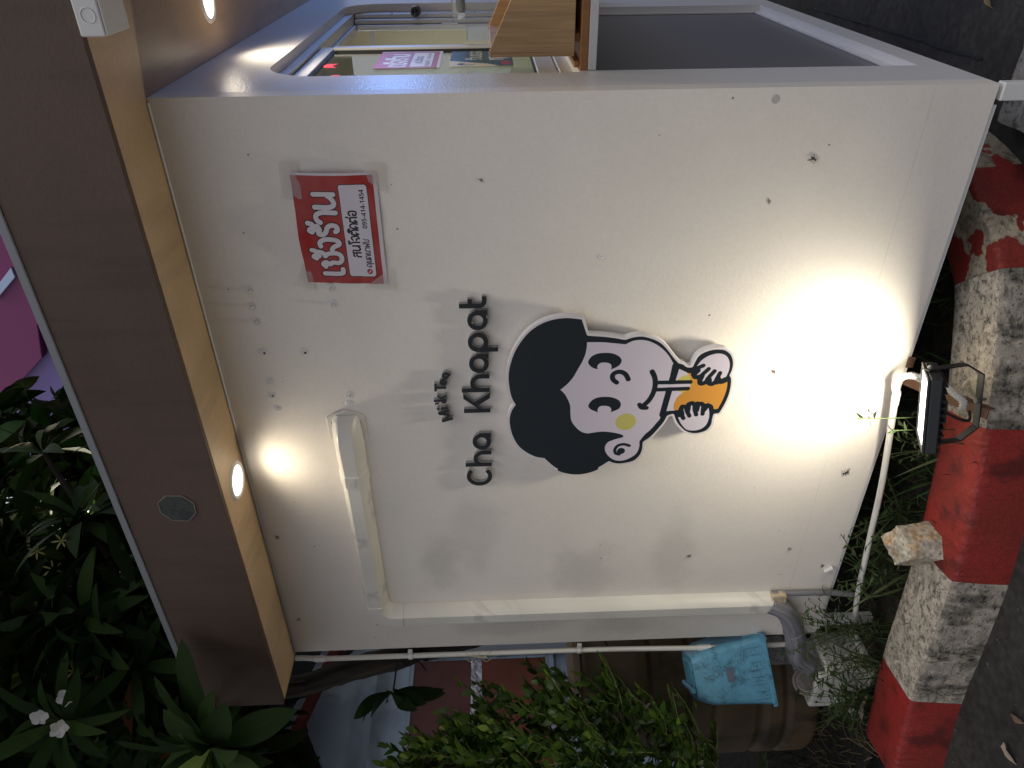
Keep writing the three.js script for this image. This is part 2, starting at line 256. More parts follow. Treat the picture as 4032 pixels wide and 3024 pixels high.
// ------------------------------------------------------------------ the kiosk
const X0 = -2, YB = 0.298, YT = 2.289, ZB = -2.7;
const kiosk = thing('kiosk', 'off white drinks kiosk with brown flat roof and side window', 'kiosk');
const sideWall = part('side_wall', uvPlan(box(X0, 0, YB, YT, -0.05, 0), (x, y, z) => [(x - X0) / 2, (y - YB) / 2]), wallPaint, kiosk);
part('bottom_edge', uvBox(box(X0 + 0.02, -0.05, YB - 0.012, YB - 0.0005, -0.046, -0.004)), whitePvc, kiosk);
{ // front wall with the rounded window opening and the recessed panel
  const s = shapeOf([[0.05, YB], [-ZB, YB], [-ZB, YT], [0.05, YT]]), R = 0.15;
  const win = new THREE.Path(); win.moveTo(0.22, 1.268); win.lineTo(0.22, 2.09 - R); win.absarc(0.22 + R, 2.09 - R, R, Math.PI, Math.PI / 2, true); win.lineTo(1.77 - R, 2.09); win.absarc(1.77 - R, 2.09 - R, R, Math.PI / 2, 0, true); win.lineTo(1.77, 1.268); win.closePath();
  s.holes.push(win, new THREE.Path([[0.235, 0.376], [1.545, 0.376], [1.545, 1.222], [0.235, 1.222]].map(([x, y]) => new THREE.Vector2(x, y))));
  const g = uvBox(ext(s, 0.03, 0, 1, 20).rotateY(Math.PI / 2).translate(-0.03, 0, 0)); part('front_wall', g, frontPaint, kiosk);
}
part('back_wall', box(X0, X0 + 0.05, YB, YT, ZB, -0.0505), wallPaint, kiosk);
part('floor', box(X0 + 0.05, -0.0305, YB, YB + 0.04, ZB, -0.0505), M([0.3, 0.29, 0.27], 0.7), kiosk);
const cream = M([0.78, 0.72, 0.5], 0.6, { bumpMap: peel, bumpScale: 0.001 });
part('inner_wall', uvBox(box(X0 + 0.05, -0.0305, YB + 0.04, YT, -2.12, -2.07)), cream, kiosk);
part('recessed_panel', uvBox(box(-0.034, -0.0305, 0.37, 1.23, -1.55, -0.23)), M([0.17, 0.165, 0.175], 0.42, { bumpMap: brushed, bumpScale: 0.0003 }), kiosk);
part('panel_bead', merge([rbox(-0.03, -0.022, 0.3765, 0.398, -1.5445, -0.2355, 0.002), rbox(-0.03, -0.022, 0.3985, 1.2215, -1.5445, -1.53, 0.002)]), frontPaint, kiosk);
for (const [x, z] of [[-0.0405, -0.03], [-0.0405, -2.6], [-1.96, -0.03], [-1.96, -2.6]]) part('leg', rbox(x, x + 0.042, x > -1 ? 0.0 : 0.09, YB - (z > -1 ? 0.013 : 0.0005), z, z + 0.03, 0.004), whitePvc, kiosk);
part('floor_beam', box(-1.9, -0.1, YB - 0.055, YB - 0.013, -0.9, -0.86), M([0.2, 0.19, 0.18], 0.7), kiosk);
const counter = part('counter', uvBox(rbox(-0.03, 0.3, 1.2455, 1.2665, -1.9, -0.2365, 0.003)), darkWood, kiosk);
part('upstand', uvBox(rbox(0.006, 0.022, 1.267, 1.281, -1.75, -0.243, 0.003)), darkWood, counter);
part('support_board', rbox(0.001, 0.29, 1.2235, 1.245, -1.9, -0.2345, 0.002), frontPaint, counter);
// roof: brown boards over a tan soffit, grey metal trim
const roof = part('roof', box(X0 - 0.012, 1.4, 2.302, 2.56, ZB - 0.2, 0.188), M([0.1, 0.09, 0.085], 0.8), kiosk);
part('fascia', uvBox(rbox(X0 - 0.02, 1.42, 2.29, 2.576, 0.189, 0.205, 0.002)), fasciaPaint, roof);
part('fascia', uvBox(rbox(X0 - 0.02, X0 - 0.0125, 2.29, 2.576, ZB - 0.2, 0.1885, 0.002)), fasciaPaint, roof);
part('edge_trim', merge([rbox(X0 - 0.025, 1.42, 2.5765, 2.598, 0.15, 0.209, 0.003), rbox(X0 - 0.027, X0 + 0.03, 2.577, 2.598, ZB - 0.2, 0.149, 0.003)]), greyTrim, roof);
part('soffit', uvBox(box(X0 - 0.012, 1.4, 2.29, 2.3015, ZB - 0.2, 0.1885)), soffitPaint, roof);
part('sealant', tube([[X0 + 0.01, 2.2865, 0.003], [-1.2, 2.287, 0.003], [-0.5, 2.2863, 0.004], [-0.01, 2.287, 0.003]], 0.0035, 60, 6), whitePvc, kiosk);
part('roof_bracket', rbox(X0 - 0.1, X0 - 0.021, 2.33, 2.37, 0.07, 0.11, 0.003), whitePvc, roof);
// window: white aluminium frame, sliding sash, panes
const win = part('window', merge([box(-0.1, -0.0305, 2.062, 2.12, -1.8, -0.19), box(-0.1, -0.0305, 1.2665, 1.3, -1.8, -0.19), box(-0.1, -0.0305, 1.3005, 2.0615, -0.245, -0.19), box(-0.1, -0.0305, 1.3005, 2.0615, -1.8, -1.735)]), aluminium, kiosk);
part('track', merge([box(-0.0655, -0.0625, 1.3005, 2.0615, -1.7345, -0.2455), box(-0.099, -0.07, 1.3005, 1.312, -1.73, -0.25), box(-0.099, -0.07, 2.05, 2.061, -1.73, -0.25)].slice(1)), aluminium, win);
const sash = part('sash', merge([rbox(-0.062, -0.04, 2.015, 2.058, -0.92, -0.25, 0.003), rbox(-0.062, -0.04, 1.304, 1.36, -0.92, -0.25, 0.003), rbox(-0.062, -0.04, 1.3605, 2.0145, -0.285, -0.25, 0.003), rbox(-0.062, -0.036, 1.3605, 2.0145, -0.92, -0.885, 0.003)]), aluminium, win);
part('gasket', merge([box(-0.056, -0.047, 2.008, 2.0147, -0.8845, -0.286), box(-0.056, -0.047, 1.3607, 1.367, -0.8845, -0.286), box(-0.056, -0.044, 1.3672, 2.0078, -0.8845, -0.874)]), rubber, win);
part('pane', box(-0.0525, -0.0495, 1.3675, 2.0075, -0.8735, -0.2865), glass, win);
part('far_jamb', merge([rbox(-0.05, -0.032, 1.3, 2.06, -1.733, -1.71, 0.004), rbox(-0.092, -0.07, 1.313, 2.049, -1.733, -1.66, 0.004), rbox(-0.069, -0.0505, 1.3, 2.06, -1.733, -1.68, 0.004)]), aluminium, win);
part('latch', merge([rbox(-0.069, -0.0645, 1.62, 1.69, -1.6795, -1.655, 0.002), rbox(-0.0645, -0.058, 1.648, 1.662, -1.672, -1.662, 0.002)]), whitePvc, win);
for (const [y, z] of [[1.9, -1.7], [1.55, -1.7], [1.75, -1.67]]) part('screw', new THREE.CylinderGeometry(0.004, 0.004, 0.003, 10).rotateZ(Math.PI / 2), steel, win, [-0.0305, y, z]);
// ------------------------------------------------------------------ lamps
const warm = lin(1, 0.87, 0.66);
function downlight(x, z, label, power, y = 2.29) {
  const t = thing('downlight', label, 'ceiling light', [x, y, z], 'round lights set in the soffit');
  const pr = [[0.0455, -0.0012], [0.047, -0.0045], [0.0505, -0.0065], [0.057, -0.0052], [0.06, -0.0005]].map(([a, b]) => new THREE.Vector2(a, b));
  part('rim', new THREE.LatheGeometry(pr, 40), M([0.8, 0.78, 0.74], 0.35), t);
  const face = part('light_diffuser', new THREE.CylinderGeometry(0.0458, 0.0458, 0.0024, 36).translate(0, -0.0018, 0), M([0.9, 0.9, 0.88], 0.6, { emissive: lin(1, 0.92, 0.78), emissiveIntensity: 3 }), t);
  const l = new THREE.SpotLight(warm, power, 0, 1.35, 1, 2); l.position.set(0, -0.014, 0); l.target.position.set(0, -1, 0); l.castShadow = true; l.shadow.radius = 1.6; l.shadow.mapSize.set(1024, 1024); l.shadow.camera.near = 0.01; t.add(l, l.target);
  return face;
}
const FLOOD = 190, INSIDE = 4.6, BLUE = 20;
downlight(-1.075, 0.084, 'round warm downlight glowing in the tan soffit above the duct', 0.3);
downlight(0.143, -0.56, 'round downlight in the soffit over the serving window', 1.6);

{ // floodlight on its bracket, face up and leaning towards the wall
  const t = thing('floodlight', 'black LED floodlight on a U bracket shining up the wall', 'floodlight', [-0.775, 0.352, 0.225]);
  const ax = V(0.203, 0.019, -0.05).normalize(), n0 = V(0, Math.cos(0.42), -Math.sin(0.42)), n = n0.addScaledVector(ax, -n0.dot(ax)).normalize(), az = ax.clone().cross(n);
  const basis = new THREE.Matrix4().makeBasis(ax, n, az), put = (g) => g.applyMatrix4(basis);
  const W = 0.105, D = 0.072;
  part('housing', put(merge([rbox(-W, W, -0.024, 0.006, -D, D, 0.005), ...Array.from({ length: 9 }, (_, i) => rbox(-0.08 + i * 0.02, -0.077 + i * 0.02, -0.038, -0.0235, -D * 0.8, D * 0.8, 0.001)), rbox(-0.03, 0.03, -0.044, -0.0238, -0.03, 0.03, 0.004)])), darkMetal, t);
  const fr = shapeOf([[-W, -D], [W, -D], [W, D], [-W, D]]); fr.holes.push(new THREE.Path([[-W + 0.011, -D + 0.011], [-W + 0.011, D - 0.011], [W - 0.011, D - 0.011], [W - 0.011, -D + 0.011]].map(([x, y]) => new THREE.Vector2(x, y))));
  part('rim', put(ext(fr, 0.006, 0.0015).rotateX(-Math.PI / 2).translate(0, 0.0065, 0)), darkMetal, t);
  part('lens', put(box(-W + 0.0115, W - 0.0115, 0.0065, 0.0095, -D + 0.0115, D - 0.0115)), M([0.9, 0.9, 0.85], 0.4, { emissive: lin(1, 0.95, 0.8), emissiveIntensity: 5 }), t);
  // bracket: a strip bent into a U with cut corners, hung from the two ends of the housing
  const c = V(-0.022, -0.15, -0.006), down = c.clone().addScaledVector(ax, -c.dot(ax)).normalize(), Lb = 0.152, side = W + 0.006;
  const line = [[-side, 0.012], [-side, -0.1], [-side + 0.034, -0.148], [side - 0.034, -0.148], [side, -0.1], [side, 0.012]], th = 0.0035, out = line.map(([x, y]) => [x, y]), inn = [[-side + th, 0.012], [-side + th, -0.099], [-side + 0.036, -0.148 + th], [side - 0.036, -0.148 + th], [side - th, -0.099], [side - th, 0.012]].reverse();
  const bz = ax.clone().cross(down.clone().negate()), bb = new THREE.Matrix4().makeBasis(ax, down.clone().negate(), bz);
  part('bracket', ext(shapeOf([...out, ...inn]), 0.024, 0.0008).translate(0, 0, -0.012).applyMatrix4(bb), darkMetal, t);
  for (const s of [-1, 1]) part('pivot_bolt', merge([new THREE.CylinderGeometry(0.0065, 0.0065, 0.006, 6).rotateZ(Math.PI / 2), new THREE.SphereGeometry(0.0045, 10, 8).translate(s * 0.003, 0, 0)]).translate(s * (side + 0.003), 0, 0).applyMatrix4(bb), steel, t);
  part('base_bolt', merge([new THREE.CylinderGeometry(0.008, 0.008, 0.008, 6).translate(0, -0.141, 0), new THREE.CylinderGeometry(0.004, 0.004, 0.03, 8).translate(0, -0.152, 0)]).applyMatrix4(bb), steel, t);
  part('lamp_cable', tube([[0, -0.03, 0.01], [-0.02, -0.08, 0.03], [-0.03, -0.115, 0.02], [-0.02, -0.125, -0.005]], 0.004, 24, 8), rubber, t);
  const l = new THREE.RectAreaLight(lin(1, 0.92, 0.74), FLOOD, 0.13, 0.08); l.position.copy(n).multiplyScalar(0.014); l.quaternion.setFromRotationMatrix(new THREE.Matrix4().makeBasis(ax, n.clone().negate().cross(ax), n.clone().negate())); t.add(l);
}
{ // angle bar that carries it
  const a = V(-0.845, 0.283, -0.02), b = V(-0.79, 0.192, 0.245), d = b.clone().sub(a), L = d.length(), g = merge([box(-0.014, 0.014, -0.0015, 0.0015, 0, L), box(0.0125, 0.0155, -0.022, -0.0016, 0, L)]);
  const q = new THREE.Matrix4().lookAt(b, a, V(0, 1, 0)).setPosition(a); const m = solo('mounting_bar', g.applyMatrix4(q), rust, 'rusty steel angle bar reaching from under the wall to the floodlight', 'bar');
}
// flexible hose and pipe that feed the floodlight
{
  const t = thing('lamp_conduit', 'white ribbed hose and straight pipe running to the floodlight', 'conduit', [-0.845, 0.334, 0.055]);
  const rel = (x, y, z) => [x + 0.845, y - 0.334, z - 0.055];
  part('ribbed_hose', ribbedTube([rel(-0.845, 0.3336, 0.055), rel(-0.815, 0.3446, 0.055), rel(-0.789, 0.3346, 0.056), rel(-0.777, 0.318, 0.065), rel(-0.772, 0.2964, 0.09), rel(-0.766, 0.2664, 0.135), rel(-0.769, 0.2493, 0.178), rel(-0.778, 0.238, 0.2), rel(-0.7955, 0.242, 0.212)], 0.0086, 44, 0.26), whitePvc, t);
  part('coupling', taperTube([rel(-0.838, 0.3342, 0.055), rel(-0.86, 0.3315, 0.055), rel(-0.885, 0.3282, 0.055)], 0.0118, 0.0112, 6, 14), whitePvc, t);
  part('straight_pipe', tube([rel(-0.88, 0.3288, 0.055), rel(-1.186, 0.2838, 0.056), rel(-1.45, 0.256, 0.055), rel(-1.8, 0.212, 0.05), rel(-1.98, 0.16, 0.04)], 0.0095, 60, 12), agedPlastic, t);
  part('cable_tie', merge([new THREE.TorusGeometry(0.0125, 0.0022, 6, 20).rotateY(1.1).rotateZ(0.4), rbox(-0.004, 0.004, 0.009, 0.017, -0.004, 0.004, 0.001)]).translate(...rel(-0.772, 0.297, 0.088)), whitePvc, t);
  part('earth_wire', tube([rel(-0.782, 0.277, 0.13), rel(-0.81, 0.285, 0.12), rel(-0.845, 0.3, 0.14), rel(-0.85, 0.315, 0.17), rel(-0.83, 0.325, 0.19)], 0.0022, 24, 6), M([0.35, 0.55, 0.08], 0.5), t);
}
part('plate', merge([rbox(-0.79, -0.755, 0.276, 0.297, 0.001, 0.004, 0.001), new THREE.SphereGeometry(0.005, 10, 8).scale(1, 1, 0.5).translate(-0.768, 0.288, 0.004)]), rust, kiosk);
{ // saddle clip above the pipe
  const s = new THREE.Shape(); s.moveTo(-0.016, 0); s.lineTo(-0.016, 0.02); s.lineTo(-0.011, 0.02); s.absarc(0, 0.02, 0.011, Math.PI, 0, false); s.lineTo(0.016, 0.02); s.lineTo(0.016, 0); s.closePath();
  solo('pipe_clip', ext(s, 0.016, 0.001).rotateZ(0.3), whitePvc, 'empty white saddle clip on the wall beside the floodlight', 'pipe clip', [-0.945, 0.345, 0.001]);
  solo('pipe_clip', ext(s, 0.014, 0.001).rotateZ(2.2), whitePvc, 'white saddle clip at the bottom edge of the wall by the weeds', 'pipe clip', [-1.635, 0.335, 0.001]);
}
{ // light box hung over the front, beyond the frame: its blue light falls on the soffit and the window wall
  const t = thing('light_box_sign', 'blue lit box sign hung over the kiosk front beyond the window', 'sign', [1.0, 2.02, -2.6]);
  part('case', rbox(-0.24, 0.24, -0.18, 0.18, -0.05, 0.05, 0.008), whitePvc, t);
  part('light_panel', box(-0.225, 0.225, -0.165, 0.165, 0.0505, 0.053), M([0.1, 0.2, 0.6], 0.4, { emissive: lin(0.25, 0.5, 1), emissiveIntensity: 2 }), t);
  for (const x of [-0.15, 0.15]) part('hanger', new THREE.CylinderGeometry(0.004, 0.004, 0.1, 8).translate(x, 0.229, 0), steel, t);
  const l = new THREE.RectAreaLight(lin(0.16, 0.36, 1), BLUE, 0.45, 0.33); l.position.set(0, 0, 0.06); l.rotation.set(0, Math.PI, 0); t.add(l);
}
{ // tube lamp inside
  const t = thing('ceiling_lamp', 'white tube lamp on the kiosk ceiling behind the window', 'lamp', [-0.95, 2.268, -1.3]);
  part('fitting', rbox(-0.03, 0.03, -0.012, 0.02, -0.55, 0.55, 0.006), whitePvc, t);
  part('light_tube', new THREE.CylinderGeometry(0.013, 0.013, 1.06, 16).rotateX(Math.PI / 2).translate(0, -0.027, 0), M([0.9, 0.9, 0.9], 0.4, { emissive: lin(0.85, 0.95, 1), emissiveIntensity: 4 }), t);
  const l = new THREE.RectAreaLight(lin(0.88, 0.95, 1), INSIDE * 8, 0.06, 1.06); l.position.set(0, -0.045, 0); l.rotation.set(-Math.PI / 2, 0, 0); t.add(l);
}

// ------------------------------------------------------------------ on the wall: raised lettering
const ring = (cx, cy, rx, ry, w, a0 = 0, a1 = Math.PI * 2) => {
  const s = new THREE.Shape(), n = 40, full = a1 - a0 > 6.28;
  const P = (r1, r2, a) => [cx + r1 * Math.cos(a), cy + r2 * Math.sin(a)];
  if (full) { s.absellipse(cx, cy, rx, ry, 0, Math.PI * 2); const h = new THREE.Path(); h.absellipse(cx, cy, rx - w, ry - w, 0, Math.PI * 2); s.holes.push(h); return s; }
  const pts = []; for (let i = 0; i <= n; i++) pts.push(P(rx, ry, a0 + (a1 - a0) * i / n)); for (let i = n; i >= 0; i--) pts.push(P(rx - w, ry - w, a0 + (a1 - a0) * i / n)); return shapeOf(pts);
};
const rect = (x0, x1, y0, y1) => shapeOf([[x0, y0], [x1, y0], [x1, y1], [x0, y1]]);
function glyph(ch, w, h, s) { // strokes of a rounded letter in a box w x h, stroke s; x height q
  const q = 0.69 * h;
  switch (ch) {
    case 'C': return [ring(w * 0.56, h / 2, w * 0.56, h / 2, s, 0.78, Math.PI * 2 - 0.78)];
    case 'h': { const r = w * 0.5; return [rect(0, s, 0, h), ring(r, q - r, r, r, s, 0, Math.PI), rect(w - s, w, 0, q - r)]; }
    case 'a': return [ring(w * 0.49, h / 2, w * 0.49, h / 2, s), rect(w - s, w, 0, h * 0.62)];
    case 'p': { const d = h * 0.32; return [ring(w * 0.51, d + (h - d) / 2, w * 0.51, (h - d) / 2, s), rect(0, s, 0, d + (h - d) * 0.5)]; }
    case 'K': { const m = h * 0.42; return [rect(0, s, 0, h), shapeOf([[s * 0.6, m - s * 0.4], [w - s * 1.35, h], [w, h], [s * 0.6, m + s * 0.75 - s * 1.6]].map(([x, y]) => [x, y])), shapeOf([[w * 0.34, h * 0.53], [w * 0.34 + s * 0.95, h * 0.66], [w, 0], [w - s * 1.3, 0]])]; }
    case 't': { const r = w * 0.62; return [rect(0, s, r, h), ring(r, r, r, r, s, Math.PI, Math.PI * 1.5), rect(r, w, 0, s), rect(s, w * 0.78, q - s, q)]; }
    case 'M': return [rect(0, s, 0, h), rect(w - s, w, 0, h), shapeOf([[0, h], [s * 1.1, h], [w * 0.5 + s * 0.5, 0.12 * h], [w * 0.5 - s * 0.5, 0.12 * h]]), shapeOf([[w, h], [w - s * 1.1, h], [w * 0.5 - s * 0.5, 0.12 * h], [w * 0.5 + s * 0.5, 0.12 * h]])];
    case 'k': { return [rect(0, s, 0, h), shapeOf([[s * 0.6, h * 0.28], [w - s, q], [w, q], [s * 0.6, h * 0.1]]), shapeOf([[w * 0.4, h * 0.28], [w * 0.55, h * 0.45], [w, 0], [w - s * 1.1, 0]])]; }
    case 'T': return [rect(0, w, h - s, h), rect(w / 2 - s / 2, w / 2 + s / 2, 0, h - s)];
    case 'e': return [ring(w / 2, h / 2, w / 2, h / 2, s, 0, Math.PI * 1.78), rect(s * 0.6, w - s * 0.3, h * 0.44, h * 0.44 + s * 0.8)];
    default: return [rect(0, w, 0, h)];
  }
}
function letters(t, list, stroke, z0, z1, z2, origin) {
  for (const [ch, b, turn = 0] of list) {
    const [l, r, y0, y1] = b, w = r - l, h = y1 - y0, sh = glyph(ch, w, h, stroke), at = [(l + r) / 2 - origin[0], (y0 + y1) / 2 - origin[1], 0];
    const face = part('letter', merge(sh.map((s, i) => ext(s, z2 - z1 + 0.0002 * i, 0.0004, 1).translate(-w / 2, -h / 2, z1 + 0.0002))), blackAcrylic, t, at);
    const body = part('clear_body', merge(sh.map((s, i) => ext(s, z1 - z0 - 0.0002 * i).translate(-w / 2, -h / 2, z0 + 0.0001 * i))), letterBody, face);
    face.rotation.z = turn;
  }
}
{
  const o = [-0.8515, 1.56], t = thing('name_lettering', 'row of large raised black letters of the shop name on the wall', 'lettering', [o[0], o[1], 0]);
  letters(t, [['C', [-1.1855, -1.1171, 1.5235, 1.6039]], ['h', [-1.1067, -1.0465, 1.5235, 1.6051]], ['a', [-1.04, -0.9786, 1.5238, 1.5804]], ['K', [-0.9001, -0.8316, 1.5226, 1.6011]], ['h', [-0.8267, -0.7666, 1.5225, 1.6044]], ['a', [-0.7603, -0.6984, 1.5234, 1.5797]], ['p', [-0.6903, -0.6302, 1.4959, 1.5804]], ['a', [-0.6206, -0.5597, 1.5224, 1.5791]], ['t', [-0.5519, -0.5176, 1.5241, 1.5994]]], 0.0128, 0.001, 0.0125, 0.016, o);
  const o2 = [-0.841, 1.66], t2 = thing('tagline_lettering', 'short arc of small black raised letters reading Milk Tea', 'lettering', [o2[0], o2[1], 0]);
  letters(t2, [['M', [-0.9285, -0.8905, 1.6395, 1.6735], 0.3], ['i', [-0.8852, -0.8775, 1.6475, 1.6695], 0.2], ['.', [-0.8868, -0.8796, 1.6738, 1.6808], 0.75], ['l', [-0.8665, -0.8632, 1.6737, 1.6853], 0.2], ['l', [-0.8632, -0.8603, 1.6524, 1.6646], 0.1], ['k', [-0.8576, -0.8322, 1.6503, 1.6879], 0.02], ['T', [-0.8205, -0.7953, 1.6493, 1.6834], -0.03], ['e', [-0.8013, -0.7772, 1.6448, 1.6677], -0.3], ['a', [-0.7782, -0.755, 1.6375, 1.659], -0.62]], 0.0072, 0.001, 0.0125, 0.016, o2);
}
// ------------------------------------------------------------------ the cut-out logo board
{
  const mm = (a) => a.map(([x, y]) => [x / 1000, y / 1000]), out = mm(smooth(LG.outline));
  const t = thing('logo_board', 'big cut out logo board of a cartoon face drinking milk tea', 'logo board', [-0.8298, 1.1596, 0]);
  const S = 2600, W = 1500, H = 2000, ox = 0.28, oy = 0.4;   // pixels per metre, origin
  const px = ([x, y]) => [(x + ox) * S, (oy - y) * S];
  const print = canvasTex(W, H, (c) => {
    const ink = '#1d262c', paper = '#e3dbe6', poly = (a) => { c.beginPath(); a.forEach((q, i) => { const [x, y] = px(q); i ? c.lineTo(x, y) : c.moveTo(x, y); }); c.closePath(); };
    const line = (a, w, col = ink) => { c.strokeStyle = col; c.lineWidth = w; c.lineCap = c.lineJoin = 'round'; c.beginPath(); (a.length > 2 ? smooth([mm(a)], 8).concat([mm(a).at(-1)]) : mm(a)).forEach((q, i) => { const [x, y] = px(q); i ? c.lineTo(x, y) : c.moveTo(x, y); }); c.stroke(); };
    const disc = (a, r, col) => { const [x, y] = px(mm(a)[0]); c.fillStyle = col; c.beginPath(); c.arc(x, y, r, 0, 7); c.fill(); };
    const fill = (segs, col) => { poly(mm(smooth(segs))); c.fillStyle = col; c.fill(); };
    c.fillStyle = '#eae6e6'; c.fillRect(0, 0, W, H);
    poly(out); c.save(); c.clip(); c.fillStyle = ink; c.fillRect(0, 0, W, H);
    fill(LG.face, paper);
    poly(mm(LG.cupLight[0])); c.fillStyle = paper; c.fill(); disc(LG.cupSpot, 82, '#d9d072'); fill(LG.tea, '#e3a146');
    for (const s of LG.straw) line(s, 34); c.lineCap = 'butt'; line([LG.straw[0][0].map((v, i) => (v + LG.straw[1][0][i]) / 2), LG.straw[0][1].map((v, i) => (v + LG.straw[1][1][i]) / 2)], 26, paper);
    for (const s of LG.rim) line(s, 48); for (const s of LG.straw) line(s, 33);
    for (const e of LG.eyes) fill(e, ink);
    line(LG.nose, 38); line(LG.mouth, 40); line(LG.corner, 36); line(LG.swirl, 26); disc(LG.dot, 32, ink); disc(LG.cheek, 80, '#d6cf74');
    // hands: dark glove outline, light palm, dark gaps between the fingers
    for (const [h, k] of [[LG.handA, LG.handAk], [LG.handB, LG.handBk]]) { poly(mm(smooth(h))); c.strokeStyle = ink; c.lineWidth = 74; c.lineJoin = 'round'; c.stroke(); c.fillStyle = paper; c.fill(); for (const s of k) line(s, 34); }
    poly(out); c.strokeStyle = '#efeaea'; c.lineWidth = 34; c.stroke(); c.restore();
  });
  print.flipY = true;
  const face = uvPlan(new THREE.ShapeGeometry(shapeOf(out)).translate(0, 0, 0.0342), (x, y) => [(x + ox) * S / W, 1 - (oy - y) * S / H]);
  part('board', ext(shapeOf(out), 0.02, 0.0006, 1).translate(0, 0, 0.014), M([0.8, 0.78, 0.77], 0.5), t);
  part('printed_face', face, M([0.8, 0.79, 0.8], 0.38, { map: print }), t);
  part('spacer', merge([[0.06, 0.2], [-0.1, 0.1], [0.1, -0.02], [-0.04, -0.06]].map(([x, y]) => box(x - 0.03, x + 0.03, y - 0.03, y + 0.03, 0.0005, 0.0138))), whitePvc, t);
}
// ------------------------------------------------------------------ Thai notice, taped to the wall and again to the window pane
const TH = { // loopless Thai letters as strokes, x to the right, y up, x height 1
  'เ': [[[0.08, 1], [0.08, 0.2], [0.14, 0.04], [0.34, 0.02]]], 'ซ': [[[0, 0.9], [0.16, 1], [0.26, 0.84], [0.14, 0.66], [0.24, 0.5], [0.22, 0.18], [0.36, 0.02], [0.62, 0.02], [0.76, 0.18], [0.76, 0.66], [0.62, 0.84]], [[0.62, 0.84], [0.78, 0.9], [0.88, 1.1]]],
  'ง': [[[0, 0.42], [0.12, 0.34], [0.3, 0.02], [0.46, 0.08], [0.56, 0.4], [0.56, 0.78], [0.4, 1], [0.2, 0.98]]], 'ร': [[[0.56, 1.02], [0.36, 0.92], [0.14, 0.98], [0.08, 0.78], [0.2, 0.62], [0.44, 0.52], [0.56, 0.34], [0.5, 0.06], [0.3, 0.02], [0.22, 0.12]]], 'า': [[[0, 0.82], [0.14, 0.98], [0.36, 1], [0.5, 0.8], [0.5, 0]]],
  'น': [[[0.08, 1], [0.08, 0.2], [0.22, 0.02], [0.44, 0.08], [0.74, 0.4]], [[0.74, 1], [0.74, 0]]], 'ส': [[[0.08, 0], [0.08, 0.4], [0.22, 0.58], [0.44, 0.58]], [[0.1, 0.86], [0.3, 1], [0.56, 0.92], [0.64, 0.7], [0.64, 0]], [[0.56, 0.9], [0.76, 1.08]]], 'ใ': [[[0.3, 0], [0.3, 0.9], [0.16, 1.2], [0.06, 1.36], [0.2, 1.5], [0.38, 1.36], [0.5, 1.5]]], 'จ': [[[0, 0.4], [0.2, 0.36], [0.3, 0], [0.56, 0.1], [0.6, 0.6], [0.5, 0.96], [0.26, 1.02], [0.04, 0.86]]],
  'ต': [[[0.3, 0.3], [0.08, 0], [0.04, 0.6], [0.16, 0.96], [0.36, 0.84], [0.56, 0.98], [0.7, 0.7], [0.7, 0]]], 'ด': [[[0.3, 0.3], [0.08, 0], [0.04, 0.6], [0.2, 0.98], [0.52, 0.98], [0.68, 0.7], [0.68, 0]]], 'อ': [[[0.06, 0.86], [0.3, 1.02], [0.58, 0.92], [0.66, 0.5], [0.56, 0.06], [0.3, 0], [0.1, 0.12], [0.14, 0.44], [0.3, 0.46]]], 'ค': [[[0.3, 0.46], [0.22, 0.2], [0.06, 0], [0.06, 0.7], [0.24, 1], [0.52, 0.98], [0.68, 0.7], [0.68, 0]]],
  'ณ': [[[0.06, 0], [0.06, 0.7], [0.2, 1], [0.36, 0.86], [0.36, 0.1], [0.52, 0], [0.86, 0.34]], [[0.86, 1], [0.86, 0]]], 'พ': [[[0.06, 1], [0.14, 0], [0.4, 0.7], [0.66, 0], [0.74, 1]]], 'ช': [[[0.02, 0.9], [0.2, 1], [0.16, 0.6], [0.22, 0.04], [0.6, 0.04], [0.7, 0.3], [0.68, 0.74], [0.86, 1.1]]],
  'ท': [[[0.06, 1], [0.06, 0]], [[0.06, 0.6], [0.4, 1], [0.62, 0.8], [0.62, 0]]], 'ก': [[[0.06, 0], [0.06, 0.7], [0.2, 0.84], [0.12, 1], [0.5, 1], [0.64, 0.7], [0.64, 0]]], 'ม': [[[0.08, 1], [0.08, 0.08], [0.3, 0.06], [0.7, 0.1], [0.7, 1]]], 'ข': [[[0, 0.9], [0.2, 1], [0.16, 0.6], [0.22, 0.04], [0.6, 0.04], [0.68, 0.3], [0.68, 1]]], 'ู': [[[-0.34, -0.14], [-0.34, -0.42], [-0.08, -0.42], [-0.08, -0.14]]],
  '้': [[[-0.5, 1.3], [-0.4, 1.42], [-0.3, 1.3], [-0.38, 1.16], [-0.1, 1.24], [0, 1.46]]], 'ิ': [[[-0.6, 1.18], [-0.5, 1.36], [-0.2, 1.36], [-0.06, 1.18], [-0.6, 1.18]]], '่': [[[-0.2, 1.2], [-0.2, 1.44]]], 'ุ': [[[-0.24, -0.14], [-0.1, -0.16], [-0.1, -0.44]]], 'ั': [[[-0.4, 1.3], [-0.26, 1.18], [0, 1.28], [0.08, 1.44]]] };
const THW = { 'เ': 0.5, 'ซ': 1.0, 'ง': 0.76, 'ร': 0.74, 'า': 0.72, 'น': 0.96, 'ส': 0.92, 'ใ': 0.6, 'จ': 0.8, 'ต': 0.92, 'ด': 0.9, 'อ': 0.88, 'ค': 0.9, 'ณ': 1.06, 'พ': 0.96, 'ช': 0.96, 'ท': 0.86, 'ก': 0.86, 'ม': 0.94, 'ข': 0.9 };
